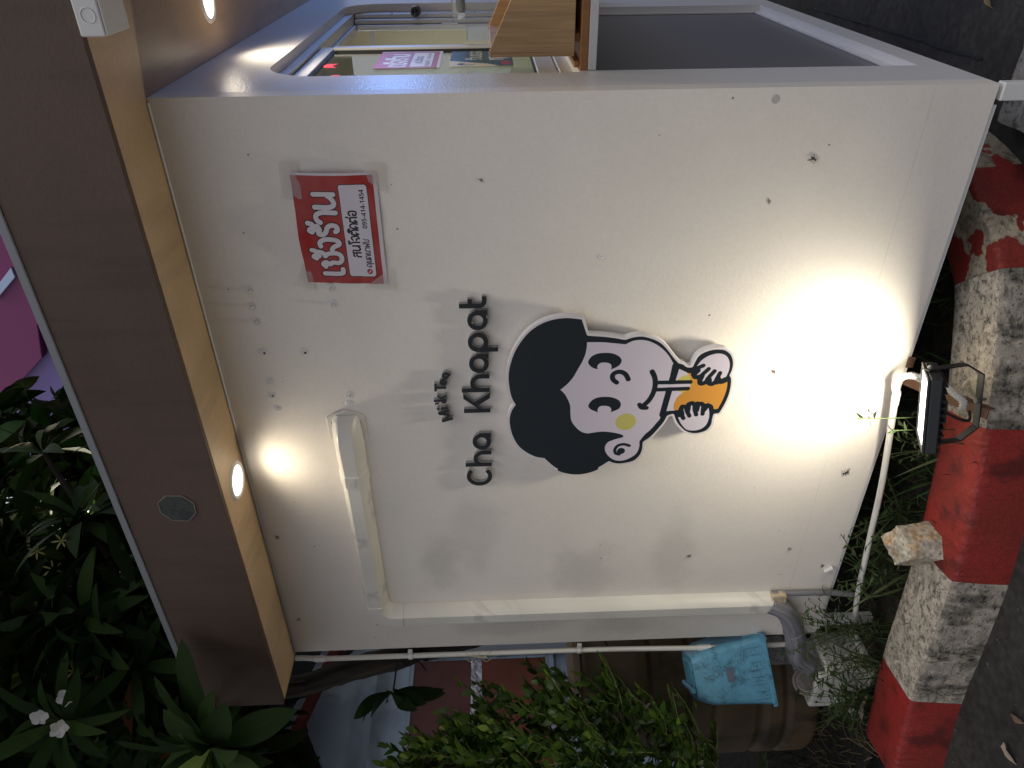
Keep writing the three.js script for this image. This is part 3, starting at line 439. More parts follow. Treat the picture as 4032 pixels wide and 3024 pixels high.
function thai(c, text, x, y, s, ws) { // ws: [width, colour] passes
  for (const [lw, col] of ws) { let px = x; c.strokeStyle = col; c.lineWidth = lw; c.lineCap = 'round'; c.lineJoin = 'round';
    for (const ch of text) { for (const st of TH[ch] || []) { const q = smooth([st], 6).concat([st.at(-1)]); c.beginPath(); q.forEach(([a, b], i) => i ? c.lineTo(px + a * s, y - b * s) : c.moveTo(px + a * s, y - b * s)); c.stroke(); } px += (THW[ch] ?? 0) * s; } }
}
const noticeTex = canvasTex(1188, 840, (c, w, h) => {
  c.fillStyle = '#e8e4e8'; c.fillRect(0, 0, w, h); c.fillStyle = '#b5342f'; c.fillRect(0, 0, w - 26, h - 40); c.fillRect(30, 0, w - 56, h - 40);
  thai(c, 'เซ้งร้าน', 92, 392, 196, [[70, '#2a0d10'], [50, '#ece8ec']]);
  c.fillStyle = '#2a0d10'; c.beginPath(); c.roundRect(76, 446, 1000, 292, 34); c.fill(); c.fillStyle = '#ebe6ec'; c.beginPath(); c.roundRect(84, 454, 984, 276, 28); c.fill();
  thai(c, 'สนใจติดต่อ', 300, 596, 74, [[17, '#16151c']]);
  c.fillStyle = '#b5342f'; c.beginPath(); c.arc(140, 668, 30, 0, 7); c.fill(); c.strokeStyle = '#f2eef2'; c.lineWidth = 9; c.lineCap = 'round'; c.beginPath(); c.arc(152, 656, 20, 1.6, 3.1); c.stroke();
  thai(c, 'คุณคณาพัช', 190, 694, 48, [[9.5, '#16151c']]);
  c.fillStyle = '#16151c'; c.font = 'bold 66px sans-serif'; c.fillText('095-414-1454', 612, 694);
});
const noticePaper = M([0.8, 0.78, 0.79], 0.33, { map: noticeTex, side: THREE.DoubleSide });
{
  const TL = [-0.4683, 1.9944], TR = [-0.1751, 1.9933], BL = [-0.479, 1.7853], BR = [-0.1784, 1.7836], o = [-0.325, 1.89], nx = 40, ny = 28;
  const t = thing('wall_notice', 'red and white Thai for sale notice taped to the side wall', 'notice', [o[0], o[1], 0]);
  const g = new THREE.PlaneGeometry(1, 1, nx, ny), p = g.attributes.position;
  for (let i = 0; i < p.count; i++) {
    const u = p.getX(i) + 0.5, v = p.getY(i) + 0.5, l = (a, b, c) => a + (b - a) * c, x = l(l(BL[0], BR[0], u), l(TL[0], TR[0], u), v), y = l(l(BL[1], BR[1], u), l(TL[1], TR[1], u), v);
    const z = 0.0025 + 0.016 * Math.sin(Math.PI * Math.min(1, u * 1.15)) ** 2 * v ** 2.5 + 0.01 * sstep(0.75, 1, u) * (1 - v) * v * 4 + 0.005 * fbm(u * 9, v * 6, 301, 3);
    p.setXYZ(i, x - o[0], y - o[1], z);
  }
  g.computeVertexNormals(); part('paper', g, noticePaper, t);
  const tapeAt = (pts, lift) => { // a strip of clear tape, free corner curling up
    const q = pts.map(([x, y]) => [x - o[0], y - o[1]]), g = new THREE.PlaneGeometry(1, 1, 10, 6), p = g.attributes.position;
    for (let i = 0; i < p.count; i++) { const u = p.getX(i) + 0.5, v = p.getY(i) + 0.5, l = (a, b, c) => a + (b - a) * c; p.setXYZ(i, l(l(q[0][0], q[1][0], u), l(q[3][0], q[2][0], u), v), l(l(q[0][1], q[1][1], u), l(q[3][1], q[2][1], u), v), 0.0065 + lift * (u * v) ** 1.5 + 0.0012 * fbm(u * 6, v * 6, 311, 2)); }
    g.computeVertexNormals(); part('tape_strip', g, clearTape, t);
  };
  tapeAt([[-0.242, 1.972], [-0.15, 1.97], [-0.15, 2.018], [-0.242, 2.026]], 0.002);
  tapeAt([[-0.235, 1.762], [-0.157, 1.76], [-0.15, 1.812], [-0.2, 1.806]], 0.012);
  tapeAt([[-0.44, 1.98], [-0.497, 1.977], [-0.47, 2.03], [-0.412, 2.0]], 0.013);
  tapeAt([[-0.43, 1.768], [-0.498, 1.764], [-0.487, 1.85], [-0.46, 1.81]], 0.004);
}
{
  const t = solo('pane_notice', new THREE.PlaneGeometry(0.285, 0.2).rotateY(Math.PI / 2), noticePaper, 'smaller looking copy of the red notice taped inside the window', 'notice', [-0.0475, 1.748, -0.72]);
  const menu = canvasTex(600, 420, (c, w, h) => { // teal card with pale lettering and a red spot
    c.fillStyle = '#1d4a52'; c.fillRect(0, 0, w, h); c.fillStyle = '#d9cbb2'; c.beginPath(); c.moveTo(0, 0); c.lineTo(210, 0); c.lineTo(90, 250); c.lineTo(0, 330); c.fill();
    c.fillStyle = '#20242a'; c.beginPath(); c.ellipse(80, 110, 42, 60, 0, 0, 7); c.fill(); c.fillStyle = '#e2d3bd'; c.beginPath(); c.ellipse(88, 128, 26, 40, 0, 0, 7); c.fill();
    thai(c, 'ร้านของ', 240, 210, 74, [[13, '#e6e0d4']]); thai(c, 'ทุกเมนู', 236, 352, 82, [[18, '#e6e0d4']]); c.fillStyle = '#b3212e'; c.beginPath(); c.ellipse(120, 372, 80, 36, 0, 0, 7); c.fill();
  });
  solo('window_card', new THREE.PlaneGeometry(0.26, 0.195).rotateY(Math.PI / 2), M([1, 1, 1], 0.4, { map: menu, side: THREE.DoubleSide }), 'dark teal card with a red spot taped low inside the window', 'card', [-0.0475, 1.522, -0.72]);
  const red = M([0.8, 0.045, 0.03], 0.5, { side: THREE.DoubleSide }), st = (pts, z, y) => ext(shapeOf(pts), 0.0006).rotateY(Math.PI / 2).translate(-0.0492, y, z);
  solo('window_sticker', st([[0.03, -0.022], [0.03, 0.012], [0.0, 0.022], [-0.028, 0.012], [-0.03, -0.022], [0.0, -0.006]], -0.64, 1.985), red, 'bent red vinyl letter stuck high on the window pane', 'sticker');
  solo('window_sticker', st([[0.045, -0.018], [0.045, 0.006], [0.02, 0.006], [0.02, 0.016], [-0.035, 0.016], [-0.035, -0.008], [0.02, -0.008], [0.02, -0.018]], -0.45, 1.95), red, 'straight red vinyl letter stuck on the window pane near the corner', 'sticker');
}
// ------------------------------------------------------------------ at the serving window
{
  const t = thing('security_camera', 'small black round security camera under the far window jamb', 'camera', [-0.018, 1.795, -1.655]);
  part('body', new THREE.CylinderGeometry(0.02, 0.022, 0.04, 24).rotateX(Math.PI / 2), M([0.03, 0.03, 0.032], 0.3), t);
  part('camera_lens', new THREE.SphereGeometry(0.012, 16, 12).scale(1, 1, 0.5).translate(0, 0, 0.0205), M([0.005, 0.005, 0.006], 0.08), t);
  part('mount', new THREE.CylinderGeometry(0.012, 0.014, 0.026, 16).rotateX(Math.PI / 2).translate(0, 0, -0.0335), whitePvc, t);
}
{
  const t = thing('wooden_display_box', 'varnished plywood display box with slanted sides on the counter', 'display box', [0.045, 1.2815, -0.25]);
  const side = shapeOf([[0, 0], [0.26, 0], [0.26, 0.09], [0.235, 0.106], [0, 0.22]]), sg = () => uvPlan(ext(side, 0.012, 0.0012), (x, y, z) => [x * 2.4 + z, y * 2.4]);
  part('side_board', sg(), plywood, t); part('side_board', sg(), plywood, t, [0, 0, -0.42]);
  part('edge_strip', uvBox(rbox(-0.0105, -0.0005, 0.0, 0.216, 0.002, 0.012, 0.001)), plywood, t);
  part('back_board', uvPlan(rbox(0.001, 0.011, 0.01, 0.214, -0.4075, -0.0005, 0.001), (x, y, z) => [z * 2.4, y * 2.4]), plywood, t);
  part('bottom_board', uvBox(rbox(0.0115, 0.258, 0.002, 0.012, -0.4075, -0.0005, 0.001)), plywood, t);
  part('spacer', uvBox(rbox(0.02, 0.04, -0.0145, -0.0003, -0.4, -0.01, 0.001)), darkWood, t);
}
{
  const t = thing('acrylic_box', 'clear acrylic box standing behind the wooden display box', 'acrylic box', [0.06, 1.267, -0.95]), a = 0.003, W = 0.07, H = 0.3, D = 0.16;
  for (const g of [rbox(-W, -W + a, 0, H, -D, D, 0.001), rbox(W - a, W, 0, H, -D, D, 0.001), rbox(-W + a, W - a, 0, H, D - a, D, 0.001), rbox(-W + a, W - a, 0, H, -D, -D + a, 0.001)]) part('side_panel', g, clearAcrylic, t);
  part('lid', rbox(-W, W, H + 0.0005, H + a, -D, D, 0.001), clearAcrylic, t);
  const b = thing('wrapped_bundle', 'dark bundle wrapped in crinkled clear plastic on the acrylic box', 'bundle', [0.095, 1.572, -0.98]);
  part('bundle', rough(new RoundedBoxGeometry(0.07, 0.03, 0.16, 4, 0.01), 0.012, 40, 351), M([0.03, 0.05, 0.06], 0.5), b, [0, 0.014, 0]);
  part('wrap', rough(new RoundedBoxGeometry(0.1, 0.046, 0.21, 8, 0.014), 0.02, 60, 361), MP([0.92, 0.94, 0.96], 0.08, { transmission: 0.9, thickness: 0 }), b, [0, 0.018, 0.01]);
  const cup = new THREE.LatheGeometry([[0.026, 0], [0.03, 0.05], [0.034, 0.1], [0.0355, 0.102], [0.036, 0.1]].map(([a, b]) => new THREE.Vector2(a, b)), 20);
  for (const [z, n, lab] of [[-0.42, 9, 'tall stack of clear plastic cups nearest the window corner'], [-0.53, 6, 'shorter stack of clear plastic cups second from the window corner'], [-0.66, 8, 'stack of clear plastic cups below the red window notice']]) { const s = thing('cup_stack', lab, 'cup stack', [-0.15, 1.301, z], 'cups behind the window'); for (let i = 0; i < n; i++) part('cup', cup, clearAcrylic, s, [0, i * 0.013, 0]); }
  const green = M([0.05, 0.26, 0.16], 0.3), c = thing('syrup_bottle', 'green syrup bottle inside behind the window', 'bottle', [-0.2, 1.301, -0.8]); part('body', new THREE.LatheGeometry([[0, 0], [0.034, 0], [0.036, 0.01], [0.036, 0.15], [0.03, 0.18], [0.014, 0.21], [0.013, 0.24]].map(([a, b]) => new THREE.Vector2(a, b)), 24), green, c); part('cap', new THREE.CylinderGeometry(0.015, 0.015, 0.03, 16).translate(0, 0.255, 0), whitePvc, c);
}
solo('inner_shelf', rbox(-0.32, -0.105, 1.27, 1.299, -1.7, -0.3, 0.003), M([0.62, 0.46, 0.32], 0.5), 'brown inner shelf behind the sliding window', 'shelf');
solo('bracket_hook', merge([rbox(-0.16, -0.1, 1.985, 2.01, -1.738, -1.7365, 0.0005), new THREE.TorusGeometry(0.01, 0.002, 6, 16).rotateX(0.4).translate(-0.125, 1.996, -1.728)]), whitePvc, 'small white plate with a wire hook beside the far jamb', 'hook');

// ------------------------------------------------------------------ duct with the pipes of the cooler
{
  const prof = [[-0.042, 0], [-0.0405, 0.012], [-0.024, 0.045], [-0.019, 0.049], [0.019, 0.049], [0.024, 0.045], [0.0405, 0.012], [0.042, 0]];
  const t = thing('pipe_duct', 'off white plastic pipe duct running across and down the wall', 'pipe duct', [0, 0, 0]);
  const arc = (cx, cy, r, a0, a1, n) => Array.from({ length: n + 1 }, (_, i) => { const a = a0 + (a1 - a0) * i / n; return [cx + r * Math.cos(a), cy + r * Math.sin(a)]; });
  part('inlet_cover', wallSweep([[-0.9, 1.9545], [-0.915, 1.9545], [-0.945, 1.9547], [-0.98, 1.955], [-1.05, 1.955], [-1.105, 1.9551], [-1.108, 1.9551], [-1.15, 1.9552], [-1.151, 1.9552]], prof, [[0.86, 0.3], [0.98, 0.72], [1.06, 1.12], [1.08, 1.2], [1.06, 1.15], [1.02, 1.05], [1.09, 1.1], [1.09, 1.1], [1.0, 1.01]]), agedPlastic, t);
  part('wall_plate', ext(shapeOf([[-0.884, 1.9545], [-0.896, 1.99], [-0.91, 2.011], [-0.99, 2.011], [-0.99, 1.998], [-0.925, 1.998], [-0.925, 1.911], [-0.99, 1.911], [-0.99, 1.897], [-0.91, 1.899], [-0.895, 1.92]]), 0.007, 0.0015).translate(0, 0, 0.0005), agedPlastic, t);
  part('plate_screw', new THREE.SphereGeometry(0.004, 10, 6).scale(1, 1, 0.5).translate(-0.905, 1.9545, 0.008), steel, t);
  part('cross_run', wallSweep([[-1.1512, 1.9552], [-1.3, 1.954], [-1.5, 1.953], [-1.712, 1.951]], prof), agedPlastic, t);
  part('elbow', wallSweep([[-1.7122, 1.951], [-1.715, 1.951], ...arc(-1.722, 1.885, 0.066, Math.PI / 2, Math.PI, 12), [-1.789, 1.866], [-1.789, 1.858]], prof, Array.from({ length: 17 }, () => [1.06, 1.06])), agedPlastic, t);
  part('down_run', wallSweep([[-1.789, 1.8578], [-1.789, 1.3], [-1.79, 0.8], [-1.7915, 0.512]], prof), agedPlastic, t);
  part('mark', merge([rbox(-1.145, -1.112, 1.944, 1.966, 0.0545, 0.0552, 0.0003), rbox(-1.14, -1.117, 1.949, 1.961, 0.0553, 0.0558, 0.0002)]), agedPlastic, t);
  const lag = M([1, 1, 1], 0.75, { map: tex(256, 256, (u, v) => { const k = 0.78 + 0.3 * (fbm(u * 6, v * 30, 371, 4, 6) - 0.5) - 0.2 * sstep(0.06, 0.0, Math.abs((v * 14 + u) % 1 - 0.5)); return [168 * k, 166 * k, 172 * k]; }) });
  const w = thing('wrapped_pipe', 'grey tape wrapped pipe bending from the duct end into the pump cover', 'pipe', [-1.79, 0.5, 0.025]);
  part('pipe', taperTube([[0, 0.03, 0], [-0.03, -0.03, 0.005], [-0.12, -0.085, 0.004], [-0.23, -0.12, 0.002], [-0.31, -0.14, -0.005], [-0.38, -0.2, -0.012]], 0.034, 0.042, 40, 16, 0.05), lag, w);
  part('tape_end', new THREE.TorusGeometry(0.0375, 0.003, 6, 22).rotateY(Math.PI / 2).rotateZ(0.5).translate(-0.15, -0.094, 0.004), lag, w);
  solo('duct_foam', rough(new THREE.BoxGeometry(0.05, 0.05, 0.025, 6, 6, 4), 0.012, 60, 381), M([0.55, 0.45, 0.3], 0.9), 'torn bit of tan foam at the end of the duct', 'foam', [-1.765, 0.497, 0.022]);
  solo('drain_hose', tube([[-1.75, 0.52, 0.012], [-1.752, 0.42, 0.012], [-1.753, 0.33, 0.012], [-1.76, 0.22, 0.02]], 0.011, 30, 10), M([0.2, 0.2, 0.21], 0.5), 'thin dark drain hose hanging below the duct against the wall', 'hose');
}
{ // pipe down the back edge of the wall
  const t = thing('edge_pipe', 'thin white conduit pipe running down the rear edge of the wall', 'pipe', [-2.033, 2.28, 0.012]), y = (v) => v - 2.28;
  part('ribbed_end', ribbedTube([[0.012, y(2.289), 0], [0.01, y(2.25), 0], [0.004, y(2.215), 0]], 0.0095, 16, 0.12), whitePvc, t);
  part('coupling', new THREE.CylinderGeometry(0.0125, 0.0125, 0.04, 16).translate(0.003, y(2.197), 0), whitePvc, t);
  part('pipe', tube([[0.002, y(2.178), 0], [0.0, y(1.6), 0], [-0.003, y(1.1), 0], [-0.012, y(0.7), 0.002], [-0.007, y(0.37), 0.004]], 0.0098, 60, 12), agedPlastic, t);
  part('coupling', new THREE.CylinderGeometry(0.0125, 0.0125, 0.05, 16).translate(-0.0118, y(0.727), 0.002), whitePvc, t);
  for (const v of [1.855, 1.211, 0.5]) part('clip', merge([new THREE.TorusGeometry(0.0125, 0.0022, 6, 16).rotateX(Math.PI / 2).scale(1, 4, 1), rbox(0.01, 0.032, -0.008, 0.008, -0.006, 0.006, 0.001)]).translate(0.001, y(v), 0), whitePvc, t);
  const ins = [[0, 0, 0], [0.012, 0.02, 0.006], [0.004, 0.045, 0.01]];
  const b = thing('stick_insect', 'thin pale stick insect clinging to the edge pipe', 'insect', [-2.028, 1.6, 0.028]);
  part('body', taperTube([[0.004, 0.03, 0], [0, 0, 0.003], [-0.006, -0.035, 0.001]], 0.0022, 0.0032, 10, 6), M([0.5, 0.45, 0.3], 0.6), b);
  part('limbs', merge([[[0, 0.01, 0.002], [0.02, 0.03, 0.012], [0.024, 0.05, -0.006]], [[0, 0, 0.002], [0.024, -0.004, 0.012], [0.03, -0.02, -0.008]], [[0, -0.01, 0.002], [0.018, -0.03, 0.014], [0.02, -0.055, -0.006]], [[0, 0.01, 0.002], [-0.02, 0.024, 0.008], [-0.022, 0.05, -0.008]], [[0, -0.01, 0.002], [-0.02, -0.03, 0.01], [-0.02, -0.06, -0.008]]].map((p) => tube(p, 0.0012, 10, 5))), M([0.45, 0.4, 0.3], 0.6), b);
}
// ------------------------------------------------------------------ roof edge fittings
{
  const t = thing('junction_box', 'white square junction box hanging under the roof corner', 'junction box', [0.19, 2.2405, 0.156]);
  part('box', rbox(-0.032, 0.05, 0.0, 0.0485, -0.05, 0.058, 0.004), whitePvc, t);
  part('lid', rbox(-0.03, 0.048, -0.0045, -0.0006, -0.048, 0.056, 0.0018), whitePvc, t);
  part('knockout', new THREE.TorusGeometry(0.0135, 0.0009, 6, 28).translate(0.006, 0.023, 0.0584), whitePvc, t);
  part('feed_pipe', tube([[0.05, 0.02, 0], [0.12, 0.02, 0], [0.3, 0.02, 0]], 0.01, 12, 12), whitePvc, t);
}
{
  const oct = [[-1.0459, 2.469], [-1.0208, 2.4408], [-1.0226, 2.3982], [-1.0499, 2.3725], [-1.0867, 2.375], [-1.1158, 2.4019], [-1.1108, 2.4469], [-1.0826, 2.4702]].map(([x, y]) => [x + 1.068, y - 2.422]);
  const t = thing('octagon_plate', 'small octagonal mottled dark plate set on the brown fascia', 'plate', [-1.068, 2.422, 0.2052]);
  part('plate', uvPlan(ext(shapeOf(oct), 0.003, 0.0005), (x, y) => [x * 8, y * 8]), M([1, 1, 1], 0.35, { map: tex(256, 256, (u, v) => { const n = sstep(0.3, 0.7, fbm(u * 6, v * 8, 401, 4)), e = sstep(0.1, 0.0, Math.abs(n - 0.5)); return [12 + 22 * n + 40 * e, 16 + 32 * n + 44 * e, 12 + 18 * n + 26 * e]; }) }), t);
  const rim = shapeOf(oct.map(([x, y]) => [x * 1.05, y * 1.05])); rim.holes.push(new THREE.Path(oct.map(([x, y]) => new THREE.Vector2(x, y)).reverse()));
  part('rim', ext(rim, 0.0036), M([0.2, 0.17, 0.14], 0.4), t);
}
// ------------------------------------------------------------------ wall plugs, old screw holes and small creatures
{
  const crust = () => rough(new THREE.CylinderGeometry(0.011, 0.013, 0.0016, 14, 1).rotateX(Math.PI / 2), 0.004, 90, 411 + (rnd() * 40 | 0));
  for (const [x, y] of [[-0.491, 2.153], [-0.538, 2.157], [-0.585, 2.154], [-0.489, 1.938], [-0.537, 1.939]]) {
    const t = part('wall_plug', merge([new THREE.CylinderGeometry(0.0035, 0.0048, 0.012, 12).rotateX(Math.PI / 2).translate(0, 0, 0.0064), new THREE.TorusGeometry(0.0036, 0.0014, 6, 12).translate(0, 0, 0.0125)]), whitePvc, sideWall, [x, y, 0.0003]);
    part('filler', crust(), whitePvc, t, [0.002, -0.001, 0.0005]);
  }
  for (const [x, y] of [[-0.684, 2.151], [-0.687, 2.038], [-0.782, 2.149], [-0.83, 2.155], [-0.877, 2.15], [-0.838, 1.932], [-0.866, 1.935], [-1.069, 1.932]]) {
    const t = part('screw_hole', new THREE.TorusGeometry(0.0052, 0.0018, 6, 14), whitePvc, sideWall, [x, y, 0.0006]);
    part('hole', new THREE.CylinderGeometry(0.0042, 0.0042, 0.0008, 12).rotateX(Math.PI / 2), rubber, t); part('filler', crust(), whitePvc, t, [0.003, 0.002, -0.0002]);
  }
  part('nub', new THREE.SphereGeometry(0.006, 10, 8).scale(1, 1, 0.5), whitePvc, sideWall, [-0.42, 1.219, 0]); part('filled_hole', new THREE.CylinderGeometry(0.0095, 0.0105, 0.001, 16).rotateX(Math.PI / 2), M([0.5, 0.48, 0.44], 0.6), sideWall, [-0.027, 0.828, 0.0006]);
  const dark = M([0.035, 0.026, 0.02], 0.7), brown = M([0.12, 0.05, 0.03], 0.7);
  const bug = (s, mat) => { const legs = [], w = []; for (const k of [-1, 1]) for (let i = 0; i < 3; i++) legs.push(tube([[0, (i - 1) * 0.003, 0.0025], [k * 0.006, (i - 1) * 0.006 + 0.002, 0.004], [k * 0.011, (i - 1) * 0.009 - 0.002, 0.0004]], 0.0005, 6, 4)); legs.push(new THREE.SphereGeometry(0.0035, 8, 6).scale(0.8, 2, 0.7).translate(0, -0.004, 0.003), new THREE.SphereGeometry(0.0024, 8, 6).translate(0, 0.0055, 0.003), new THREE.SphereGeometry(0.004, 8, 5).scale(0.35, 2.6, 0.15).rotateZ(0.7).translate(0.006, -0.008, 0.004)); return merge(legs).scale(s, s, s); };
  for (const [x, y, s, r, m, lab] of [[-1.19, 0.379, 1.15, 0.4, dark, 'largest dark insect low on the wall left of the floodlight'], [-0.169, 0.706, 0.9, 2.6, dark, 'dark insect on the wall near the front corner'], [-0.794, 0.686, 0.7, 1.9, brown, 'brownish insect on the wall above the bright spot'], [-0.277, 0.798, 0.5, 1.2, brown, 'small reddish insect on the wall right of centre'], [-1.552, 0.846, 0.7, 0.2, dark, 'dark insect on the wall beside the duct'], [-1.626, 0.357, 0.7, 1, dark, 'dark insect at the wall bottom by the weeds'], [-1.534, 0.492, 0.7, 1.7, slabMat, 'pale grey moth low on the wall by the weeds'], [-1.398, 2.246, 0.8, 1.4, brown, 'faint gnat high on the wall under the soffit'], [-1.814, 2.246, 0.7, 0.4, slabMat, 'pale gnat in the top rear corner of the wall'], [-0.206, 1.528, 0.45, 2, dark, 'tiny dark gnat on the bare wall right of the lettering']]) {
    const b = solo('insect', bug(s, m), m, lab, 'insect', [x, y, 0.0004], 'insects on the side wall'); b.rotation.z = r;
  }
}
// ------------------------------------------------------------------ behind the kiosk: water tank, pump, bin
{
  const tankTex = tex(512, 512, (u, v) => { const k = 0.85 + 0.5 * (fbm(u * 10, v * 4, 421, 5, 10) - 0.5) - 0.25 * sstep(0.55, 0.75, fbm(u * 22, v * 5, 425, 5, 22)); return [118 * k, 98 * k, 68 * k]; });
  const t = thing('water_tank', 'large tan plastic water tank with ribs behind the kiosk', 'water tank', [-2.79, 0.09, -0.46]), pr = [];
  pr.push([0, 0], [0.395, 0], [0.405, 0.02]); for (let i = 0; i <= 60; i++) { const y = 0.03 + i * 0.0133, rib = [0.16, 0.27, 0.47, 0.58, 0.76].some((c) => Math.abs(y - c) < 0.014) ? -0.012 : 0; pr.push([0.41 + rib, y]); }
  pr.push([0.4, 0.86], [0.37, 0.91], [0.32, 0.95], [0.26, 0.975], [0.22, 0.985], [0.215, 1.02], [0.2, 1.045], [0, 1.05]);
  part('shell', new THREE.LatheGeometry(pr.map(([a, b]) => new THREE.Vector2(a, b)), 64), M([1, 1, 1], 0.65, { map: tankTex }), t);
  part('lid', new THREE.CylinderGeometry(0.19, 0.2, 0.03, 40).translate(0, 1.066, 0), M([0.35, 0.26, 0.17], 0.5), t);
  part('base', box(-0.45, 0.45, -0.05, -0.002, -0.45, 0.45), slabMat, t);
  const wire = solo('black_cable', tube([[-2.36, 1.24, -0.55], [-2.37, 1.15, -0.5], [-2.4, 1.08, -0.42], [-2.44, 1.03, -0.3]], 0.004, 20, 6), rubber, 'black cable hanging down behind the wall edge above the tank', 'cable');
}
{ // white moulded pump cover, open at the top for the wrapped pipe
  const t = thing('pump_cover', 'dirty white plastic pump cover in the weeds behind the wall', 'pump cover', [-2.2, 0.09, 0.01]);
  part('cover', merge([rbox(-0.11, 0.06, 0, 0.2, 0.055, 0.085, 0.012, 3), rbox(-0.11, 0.06, 0, 0.2, -0.1, -0.07, 0.012, 3), rbox(-0.14, -0.1105, 0, 0.2, -0.1, 0.085, 0.012, 3), rbox(0.0605, 0.09, 0, 0.17, -0.1, 0.085, 0.012, 3), rbox(-0.12, 0.07, 0.002, 0.12, -0.065, 0.05, 0.01)]), agedPlastic, t);
  part('flange', rbox(-0.2, 0.12, -0.01, 0.02, -0.14, 0.12, 0.008, 3), agedPlastic, t);
  part('pump_body', new THREE.CylinderGeometry(0.06, 0.06, 0.3, 28).rotateX(Math.PI / 2).translate(-0.02, 0.26, -0.3), M([0.35, 0.3, 0.26], 0.3, { metalness: 0.6 }), t);
  for (const k of [0, 1]) part('cable_loop', new THREE.TorusGeometry(0.05 - 0.013 * k, 0.006, 8, 24, 3.3).rotateY(0.9).translate(-0.06, 0.2, 0.02), M([0.42, 0.36, 0.3], 0.5), t);
}
{ // blue bin lodged upside down: its base with a moulded grip is uppermost
  const t = thing('blue_bin', 'grimy bright blue plastic bin beside the wall edge', 'bin', [-2.14, 0.5, 0.02]);
  const blue = tex(512, 512, (u, v) => { const n = 0.6 * fbm(u * 14, v * 14, 431, 6) + 0.4 * vn(u * 160, v * 160, 439), d = sstep(0.48, 0.7, n) * sstep(0.3, 0.45, fbm(u * 3, v * 3, 437, 3) - 0.12), k = 0.95 - 0.1 * fbm(u * 30, v * 30, 433, 2) - 0.3 * d; return [98 * k + 6, 170 * k, 200 * k]; });
  const blueMat = M([1, 1, 1], 0.3, { map: blue }), W0 = 0.13, W1 = 0.095, H = 0.28, pos = [];
  const ringAt = (y, w, d, r) => { const o = []; for (const [sx, sz] of [[1, 1], [-1, 1], [-1, -1], [1, -1]]) for (let i = 0; i <= 4; i++) { const a = Math.atan2(sz, sx) - Math.PI / 4 + (Math.PI / 2) * i / 4; o.push([sx * (w - r) + r * Math.cos(a), y, sz * (d - r) + r * Math.sin(a)]); } return o; };
  const rings = [ringAt(0, W0, W0 * 0.86, 0.02), ringAt(0.012, W0 * 0.995, W0 * 0.855, 0.02), ...[0.08, 0.16, 0.23].map((y) => { const f = W0 + (W1 - W0) * y / H; return ringAt(y, f, f * 0.86, 0.024); }), ringAt(0.255, W1 * 0.97, W1 * 0.83, 0.026), ringAt(H, W1 * 0.86, W1 * 0.72, 0.026)], n = rings[0].length, idx = [];
  rings.forEach((q) => q.forEach((p) => pos.push(...p))); for (let r = 0; r < rings.length - 1; r++) for (let j = 0; j < n; j++) { const a = r * n + j, b = r * n + (j + 1) % n; idx.push(a, a + n, b, b, a + n, b + n); }
  const top = (rings.length - 1) * n; for (let j = 1; j < n - 1; j++) idx.push(top, top + j + 1, top + j, 0, j, j + 1);
  const g = new THREE.BufferGeometry(); g.setAttribute('position', new THREE.Float32BufferAttribute(pos, 3)); g.setIndex(idx);
  part('shell', uvBox(toCreasedNormals(g, 0.7), 3), blueMat, t);
  const rib = rbox(-0.0035, 0.0035, -0.026, 0.026, -0.003, 0.004, 0.0015);
  for (let i = 0; i < 8; i++) { const a = part('grip_rib', rib, blueMat, t, [-0.095 + i * 0.027, 0.045, W0 * 0.83]); a.rotation.x = -0.1; const b = part('grip_rib', rib, blueMat, t, [W0 * 0.97, 0.045, -0.08 + i * 0.0229]); b.rotation.set(0, Math.PI / 2, 0); }
  part('rim', uvBox(merge([rbox(-W0 - 0.004, W0 + 0.004, -0.004, 0.012, W0 * 0.86 - 0.004, W0 * 0.86 + 0.005, 0.003), rbox(W0 - 0.004, W0 + 0.006, -0.004, 0.012, -W0 * 0.86, W0 * 0.86 - 0.005, 0.003)]), 3), blueMat, t);
  part('foot_rim', uvBox(rbox(-0.058, 0.058, H - 0.004, H + 0.006, -0.05, 0.05, 0.004, 3)), blueMat, t);
  part('handle', new THREE.CylinderGeometry(0.01, 0.01, 0.12, 18).rotateX(Math.PI / 2).translate(-0.04, H + 0.012, 0), blueMat, t);
  const lb = canvasTex(128, 64, (c) => { c.fillStyle = '#3f6d86'; c.fillRect(0, 0, 128, 64); c.strokeStyle = '#9a4a48'; c.lineWidth = 4; c.strokeRect(4, 4, 120, 56); c.fillStyle = '#8e5a5c'; c.font = 'bold 44px sans-serif'; c.fillText('TOP', 18, 48); });
  part('label', new THREE.PlaneGeometry(0.052, 0.026).rotateX(-0.1).translate(0.005, 0.15, 0.099), M([1, 1, 1], 0.5, { map: lb }), t);
  t.rotation.set(0.05, 0.7, 0.1);
  const brick = solo('block_support', uvBox(rough(box(-2.29, -2.1, 0.292, 0.47, -0.19, -0.07).clone(), 0.004, 30, 441)), slabMat, 'grey block under the blue bin', 'block');
}
